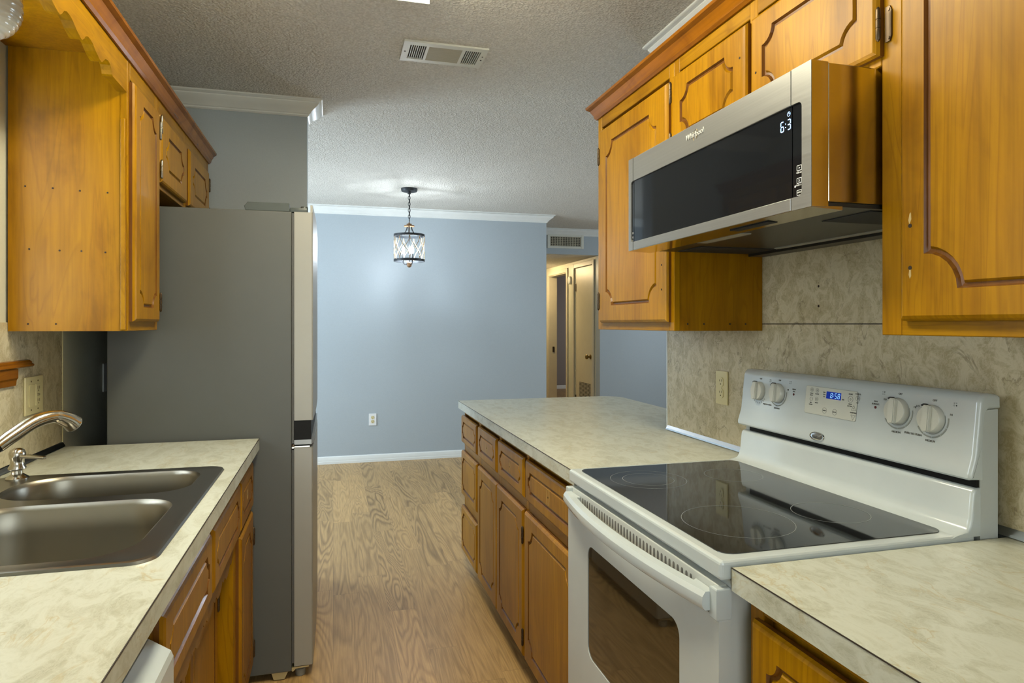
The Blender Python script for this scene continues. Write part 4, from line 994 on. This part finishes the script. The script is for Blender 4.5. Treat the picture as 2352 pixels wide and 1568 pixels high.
for i, z in enumerate((1.6255, 1.6020, 1.5795)):
    bm = bmesh.new(); bframe(bm, 1.0415, z, .0068, .0052)
    if i == 0: on_mw(bm, 1.0415, z, [(-.002, -.0025), (.0026, 0), (-.002, .0025), (-.002, .0014), (.0008, 0), (-.002, -.0014)])
    if i == 1:
        for s in (1, -1): on_mw(bm, 1.0415, z, [(-.0022, -.0022 * s - .0005), (-.0022, -.0022 * s + .0005), (.0022, .0022 * s + .0005), (.0022, .0022 * s - .0005)])
    obj('touch_key', bm, 'mw_print', t, recalc=False)
text('key_print', '+30 sec', .0050, (.8381, 1.0415, 1.6168), MR, MU, 'mw_print', t)
text('key_print', 'Hold 3 sec', .0046, (.8381, 1.0390, 1.5935), MR, MU, 'mw_print', t)
text('key_print', 'OPEN', .0042, (.8381, 1.0415, 1.5795), MR, MU, 'mw_print', t)
bm = bmesh.new(); on_mw(bm, 1.0525, 1.5925, [(-.0018, -.0018), (.0018, -.0018), (.0018, .0012), (-.0018, .0012)]); on_mw(bm, 1.0525, 1.5937, annulus(.0009, .0014, 0, 180, 10)); obj('lock_icon', bm, 'mw_print', t, recalc=False)
bm = bmesh.new(); on_mw(bm, 1.7455, 1.5975, annulus(.0024, .0031, -60, 240, 18)); on_mw(bm, 1.7455, 1.5855, [(-.003, .002), (.003, .002), (.0006, -.0005), (.0006, -.004), (-.0006, -.004), (-.0006, -.0005)]); obj('light_fan_icons', bm, 'mw_print', t, recalc=False)
lg = text('door_lettering', 'Whirlpool', .0190, (.8349, 1.402, 1.7880), MR, MU, 'logo_silver', dr, lift=.0008)
bm = bmesh.new(); vs_ = []
for k in range(25):
    a = radians(-70 + 290 * k / 24); vs_.append((.8338, 1.401 - .0165 * cos(a) * .55 - .002, 1.786 + .0125 * sin(a) + .004 * cos(a)))
tube(bm, vs_, .00035, 6); obj('lettering_swoosh', bm, 'brass', dr, 40)
# underside
un = obj('underside', B(.876, XR - .008, MY0 + .004, MY1 - .004, MZ0 + .002, MZ0 + .0095), 'dark_under', t)
obj('front_lip', PR([(.836, MZ0 + .0005), (.836, MZ0 - .0005), (.905, MZ0 - .004), (.905, MZ0 + .003)], 'y', MY0 + .002, MY1 - .002), 'mw_side', un)
obj('intake_slot', B(.862, .885, 1.165, 1.30, MZ0 - .0042, MZ0 - .0022), 'black', un)
for y0, y1, m in ((MY0 + .02, 1.155, 'mesh_under'), (1.62, MY1 - .02, 'mesh_under')): obj('grease_filter', B(.985, 1.225, y0, y1, MZ0 + .0002, MZ0 + .002), m, un)
obj('surface_light', B(.930, .960, 1.36, 1.55, MZ0 + .0004, MZ0 + .002), 'grey_under', un)
obj('rear_lens', B(1.205, 1.222, 1.17, 1.60, MZ0 - .001, MZ0 + .002), 'grey_under', un)
obj('rear_rail', B(1.235, XR - .0085, MY0 + .01, MY1 - .004, MZ0 - .006, MZ0 + .002, .001), 'dark_under', un)

# ------------------------------------------------------------------ outlets and switches
def duplex(t, face, x, y, z, m, s=1.0):
    for dz in (.0195, -.0195):
        bm = bmesh.new()
        pl = [(y + a * s, z + dz * s + b_ * s) for a, b_ in [(.0165 * cos(radians(k)), .0165 * sin(radians(k))) for k in range(35, 146, 10)] + [(.0165 * cos(radians(k)), .0165 * sin(radians(k))) for k in range(215, 326, 10)]]
        prism(bm, pl, 'x', x, x + face * .0025); r = obj('receptacle', bm, m, t)
        bm = bmesh.new()
        for a, h in ((-.006, .009), (.006, .0075)): box(bm, *sorted((x + face * .0024, x + face * .0028)), y + a * s - .0012, y + a * s + .0012, z + dz * s + .002, z + dz * s + .002 + h * .9)
        lathe(bm, (x + face * .0024, y, z + dz * s - .0065), [(.0026, 0), (.0026, .0004)], axis=(face, 0, 0), seg=10)
        obj('slots', bm, 'ivory_dark', r)
    lathe_s = bmesh.new(); lathe(lathe_s, (x, y, z), [(.003, 0), (.003, .0012)], axis=(face, 0, 0), seg=12); obj('screw', lathe_s, m, t)
t = thing('wall_outlet', 'ivory duplex outlet on the tan marbled panel beside the range console', 'outlet', (XR - .0051, 1.987, 1.1165))
obj('cover_plate', B(XR - .0115, XR - .0052, 1.952, 2.022, 1.059, 1.174, .0025), 'ivory', t)
duplex(t, -1, XR - .0115, 1.987, 1.1165, 'ivory')
t = thing('wall_outlet', 'white duplex outlet low on the blue dining wall', 'outlet', (.371, 6.5185, .41))
o = obj('cover_plate', B(.335, .407, 6.5125, 6.5188, .352, .468, .002), 'plate_white', t)
for dz in (.0195, -.0195):
    bm = bmesh.new(); lathe(bm, (.371, 6.5125, .41 + dz), [(.0165, 0), (.0165, .0022), (0, .0022)], axis=(0, -1, 0), seg=24); r = obj('receptacle', bm, 'ivory', t, 40)
    bm = bmesh.new()
    for a in (-.006, .006): box(bm, .371 + a - .0014, .371 + a + .0014, 6.5100, 6.5104, .41 + dz + .001, .41 + dz + .010)
    lathe(bm, (.371, 6.5103, .41 + dz - .0065), [(.003, 0), (.003, .0004)], axis=(0, -1, 0), seg=10); obj('slots', bm, 'ivory_dark', r)
t = thing('switch_plate', 'ivory two-gang switch and outlet plate behind the tap', 'switch', (XL + .0051, 2.346, 1.115))
xp = XL + .0115
obj('cover_plate', B(XL + .0052, xp, 2.284, 2.410, 1.057, 1.174, .003), 'ivory', t)
obj('rocker', PR([(xp, 1.082), (xp + .0025, 1.082), (xp + .0008, 1.116), (xp + .0035, 1.149), (xp, 1.149)], 'y', 2.307, 2.340), 'ivory', t)
gf = obj('outlet_face', B(xp - .001, xp + .0022, 2.353, 2.387, 1.082, 1.149, .001), 'ivory', t)
bm = bmesh.new()
for z in (1.133, 1.094):
    for a in (-.006, .006): box(bm, xp + .002, xp + .0026, 2.370 + a - .0012, 2.370 + a + .0012, z, z + .009)
    lathe(bm, (xp + .002, 2.370, z - .005), [(.0025, 0), (.0025, .0006)], axis=(1, 0, 0), seg=10)
box(bm, xp + .002, xp + .0027, 2.361, 2.379, 1.1165, 1.1185); box(bm, xp + .002, xp + .0027, 2.361, 2.379, 1.1125, 1.1145)
obj('slots', bm, 'ivory_dark', gf)
for y in (2.323, 2.370):
    for z in (1.072, 1.159): obj('screw', lathe(bmesh.new(), (xp, y, z), [(.0026, 0), (.0026, .001)], axis=(1, 0, 0), seg=10), 'ivory_dark', t)

# ------------------------------------------------------------------ ceiling register and return-air grille
t = thing('ceiling_register', 'white louvred air register set in the kitchen ceiling', 'air vent', (.446, 2.727, CE))
bm = bmesh.new(); VX0, VX1, VY0, VY1 = .273, .618, 2.626, 2.824; vz = CE - .008
def frame_rect(bm, x0, x1, y0, y1, ix0, ix1, iy0, iy1, z0, z1):
    box(bm, x0, ix0, y0, y1, z0, z1); box(bm, ix1, x1, y0, y1, z0, z1); box(bm, ix0, ix1, y0, iy0, z0, z1); box(bm, ix0, ix1, iy1, y1, z0, z1)
frame_rect(bm, VX0, VX1, VY0, VY1, .298, .592, 2.657, 2.796, vz, CE - .0005)
box(bm, .366, .377, 2.657, 2.796, vz, CE - .0005); box(bm, .514, .525, 2.657, 2.796, vz, CE - .0005)
obj('frame', bm, 'vent_white', t)
obj('back_box', B(.298, .592, 2.657, 2.796, CE - .0016, CE - .0004), 'vent_dark', t)
for x0, x1 in ((.298, .366), (.525, .592)):
    for k in range(8): obj('louvre', B(x0 + .0005 + k * .0085, x0 + .0032 + k * .0085, 2.657, 2.796, vz + .0008, CE - .0018), 'vent_white', t)
for k in range(18): obj('louvre', PR([(2.6595 + k * .0077, CE - .0018), (2.6605 + k * .0077, CE - .0018), (2.6645 + k * .0077, vz + .001), (2.6620 + k * .0077, vz + .001)], 'x', .377, .514), 'vent_slat', t)
for x, y in ((.285, 2.724), (.606, 2.70), (.606, 2.735)): obj('screw', lathe(bmesh.new(), (x, y, vz), [(.0035, 0), (.0035, .0012)], axis=(0, 0, -1), seg=10), 'vent_dark', t)
t = thing('return_grille', 'white egg-crate return-air grille above the hall opening', 'air vent', (2.672, 7.3895, 2.319))
bm = bmesh.new(); GX0, GX1, GZ0, GZ1 = 2.444, 2.900, 2.236, 2.402
box(bm, GX0, GX0 + .032, 7.378, 7.3895, GZ0, GZ1, .002); box(bm, GX1 - .032, GX1, 7.378, 7.3895, GZ0, GZ1, .002); box(bm, GX0 + .032, GX1 - .032, 7.378, 7.3895, GZ0, GZ0 + .026, .002); box(bm, GX0 + .032, GX1 - .032, 7.378, 7.3895, GZ1 - .026, GZ1, .002)
obj('frame', bm, 'vent_white', t)
obj('back_box', B(GX0 + .032, GX1 - .032, 7.3875, 7.3893, GZ0 + .026, GZ1 - .026), 'vent_dark', t)
bm = bmesh.new()
for k in range(19): x = GX0 + .036 + k * .0208; box(bm, x, x + .008, 7.380, 7.3874, GZ0 + .026, GZ1 - .026)
for k in range(6): z = GZ0 + .030 + k * .0205; box(bm, GX0 + .032, GX1 - .032, 7.381, 7.3873, z, z + .006)
obj('egg_crate', bm, 'vent_slat', t)
t = thing('hall_chime', 'small round white disc on the wall between the hall doors', 'smoke alarm', (HX, 8.405, 1.93))
bm = bmesh.new(); lathe(bm, (HX - .0005, 8.405, 1.93), [(.055, 0), (.055, .012), (.048, .026), (0, .030)], axis=(-1, 0, 0), seg=28); obj('housing', bm, 'trim_white', t, 40)

# ------------------------------------------------------------------ lights of the place
t = thing('ceiling_light', 'long white fluorescent wrap light on the kitchen ceiling', 'light fixture', (.152, 1.54, CE))
KX0, KX1, KY0, KY1 = .0, .305, .93, 2.150
obj('end_cap', B(KX0, KX1, KY1 - .006, KY1, CE - .085, CE - .0005, .002), 'white_plastic', t)
obj('end_cap', B(KX0, KX1, KY0, KY0 + .006, CE - .085, CE - .0005, .002), 'white_plastic', t)
obj('diffuser', PR([(KX0 + .002, CE - .010), (KX0 + .004, CE - .055), (KX0 + .03, CE - .078), (KX1 - .03, CE - .078), (KX1 - .004, CE - .055), (KX1 - .002, CE - .010)], 'y', KY0 + .0062, KY1 - .0062), 'diffuser', t)
obj('pan', B(KX0 + .002, KX1 - .002, KY0 + .0062, KY1 - .0062, CE - .0098, CE - .0005), 'white_plastic', t)
t = thing('hall_light', 'small dome light on the hall ceiling', 'light fixture', (2.62, 9.0, 2.167))
bm = bmesh.new(); lathe(bm, (2.62, 9.0, 2.1665), [(.13, 0), (.13, .012)], axis=(0, 0, -1), seg=32); obj('base', bm, 'white_plastic', t)
bm = bmesh.new(); lathe(bm, (2.62, 9.0, 2.154), [(.12, 0), (.115, .03), (.09, .06), (.05, .08), (0, .088)], axis=(0, 0, -1), seg=32); obj('dome', bm, 'hall_glow', t, 60)

PX, PY = .613, 5.515
t = thing('pendant_light', 'black drum pendant with crossed pale rods and lit candle bulbs over the dining area', 'pendant light', (PX, PY, CE))
bm = bmesh.new(); lathe(bm, (PX, PY, CE - .0005), [(.068, 0), (.068, .012), (.064, .024), (.016, .026), (.014, .045), (0, .046)], axis=(0, 0, -1), seg=32); obj('canopy', bm, 'blackmetal', t, 35)
bm = bmesh.new(); z = CE - .052; k = 0
while z > 2.185:
    pts = []
    for q in range(16):
        a = 2 * pi * q / 16; lx, lz = .0085 * cos(a), .017 * sin(a)
        pts.append((PX + (lx if k % 2 else .3 * lx), PY + (.0 if k % 2 else lx), z + lz))
    tube(bm, pts, .0024, 6, closed=True); z -= .026; k += 1
obj('chain', bm, 'blackmetal', t, 60)
bm = bmesh.new(); tube(bm, [(PX + .004, PY, CE - .03), (PX + .006, PY, 2.30), (PX, PY, 2.17)], .0018, 6); obj('cord', bm, 'blackmetal', t, 60)
bm = bmesh.new(); lathe(bm, (PX, PY, 2.148), [(.043, 0), (.043, .010), (.022, .012), (.022, .022), (.008, .026), (.006, .034), (0, .034)], seg=28); obj('hub', bm, 'lampwood', t, 35)
RT, RB, RR = 2.073, 1.866, .127
for nm, z in (('top_ring', RT), ('bottom_ring', RB)):
    bm = bmesh.new(); prof = [(RR - .004, z - .010), (RR + .001, z - .010), (RR + .001, z + .010), (RR - .004, z + .010)]
    rows = [[bm.verts.new((PX + p[0] * cos(2 * pi * q / 56), PY + p[0] * sin(2 * pi * q / 56), p[1])) for p in prof] for q in range(56)]
    for q in range(56):
        for k in range(4): bm.faces.new((rows[q][k], rows[q][(k + 1) % 4], rows[(q + 1) % 56][(k + 1) % 4], rows[(q + 1) % 56][k]))
    obj(nm, bm, 'blackmetal', t, 35)
for a in (-100, 20, 140):
    bm = bmesh.new(); ca, sa = cos(radians(a)), sin(radians(a))
    sp = spline([(PX + .018 * ca, PY + .018 * sa, 2.148), (PX + .030 * ca, PY + .030 * sa, 2.115), (PX + .055 * ca, PY + .055 * sa, 2.088), (PX + .095 * ca, PY + .095 * sa, 2.077), (PX + (RR - .004) * ca, PY + (RR - .004) * sa, RT)], 6)
    tube(bm, sp, .0055, 8); obj('arm', bm, 'blackmetal', t, 40)
NR = 9
for k in range(NR):
    for s in (1, -1):
        bm = bmesh.new(); a0 = 2 * pi * (k + .15) / NR; pts = []
        for q in range(11):
            u = q / 10; sw = s * (2 * pi / NR) * (.5 - .5 * cos(pi * u)) ; a = a0 + sw - s * pi / NR
            pts.append((PX + (RR - .0015) * cos(a), PY + (RR - .0015) * sin(a), RB + .008 + (RT - RB - .016) * u))
        tube(bm, pts, .0027, 6); obj('crossed_rod', bm, 'rope', t, 40)
bm = bmesh.new(); tube(bm, [(PX, PY, 2.148), (PX, PY, 1.85)], .004, 8); obj('stem', bm, 'blackmetal', t, 40)
for a in (-65, 55, 175):
    ca, sa = cos(radians(a)), sin(radians(a)); bx, by = PX + .048 * ca, PY + .048 * sa
    bm = bmesh.new(); sp = spline([(PX + .012 * ca, PY + .012 * sa, 1.836), (PX + .034 * ca, PY + .034 * sa, 1.834), (bx, by, 1.846), (bx, by, 1.876)], 6); tube(bm, sp, .0035, 8)
    lathe(bm, (bx, by, 1.874), [(.012, 0), (.012, .004), (.0, .004)], seg=16); ar = obj('candle_arm', bm, 'blackmetal', t, 40)
    bm = bmesh.new(); lathe(bm, (bx, by, 1.878), [(.0095, 0), (.0095, .042), (0, .042)], seg=16); obj('candle_sleeve', bm, 'candle', ar, 40)
    bm = bmesh.new(); lathe(bm, (bx, by, 1.921), [(.006, 0), (.0115, .010), (.0150, .024), (.0130, .040), (.0070, .055), (.0015, .066), (0, .067)], seg=18); obj('bulb', bm, 'bulb', ar, 60)
bm = bmesh.new(); lathe(bm, (PX, PY, 1.806), [(0, 0), (.010, .002), (.012, .008), (.020, .012), (.020, .040), (.012, .046), (0, .046)], seg=24); obj('finial', bm, 'lampwood', t, 35)

# repeats that belong together
for o in [o for o in bpy.data.objects if o.parent is None and 'label' in o]:
    n = o.name.split('.')[0]
    if n == 'wall_cabinet': o['group'] = 'wall cabinets over the range' if o.location.x > 0 else 'wall cabinets beside and over the refrigerator'
    elif n == 'base_cabinet' and o.location.x > 0: o['group'] = 'base cabinets on the range side'
    elif n == 'wall_outlet': o['group'] = 'duplex wall outlets'
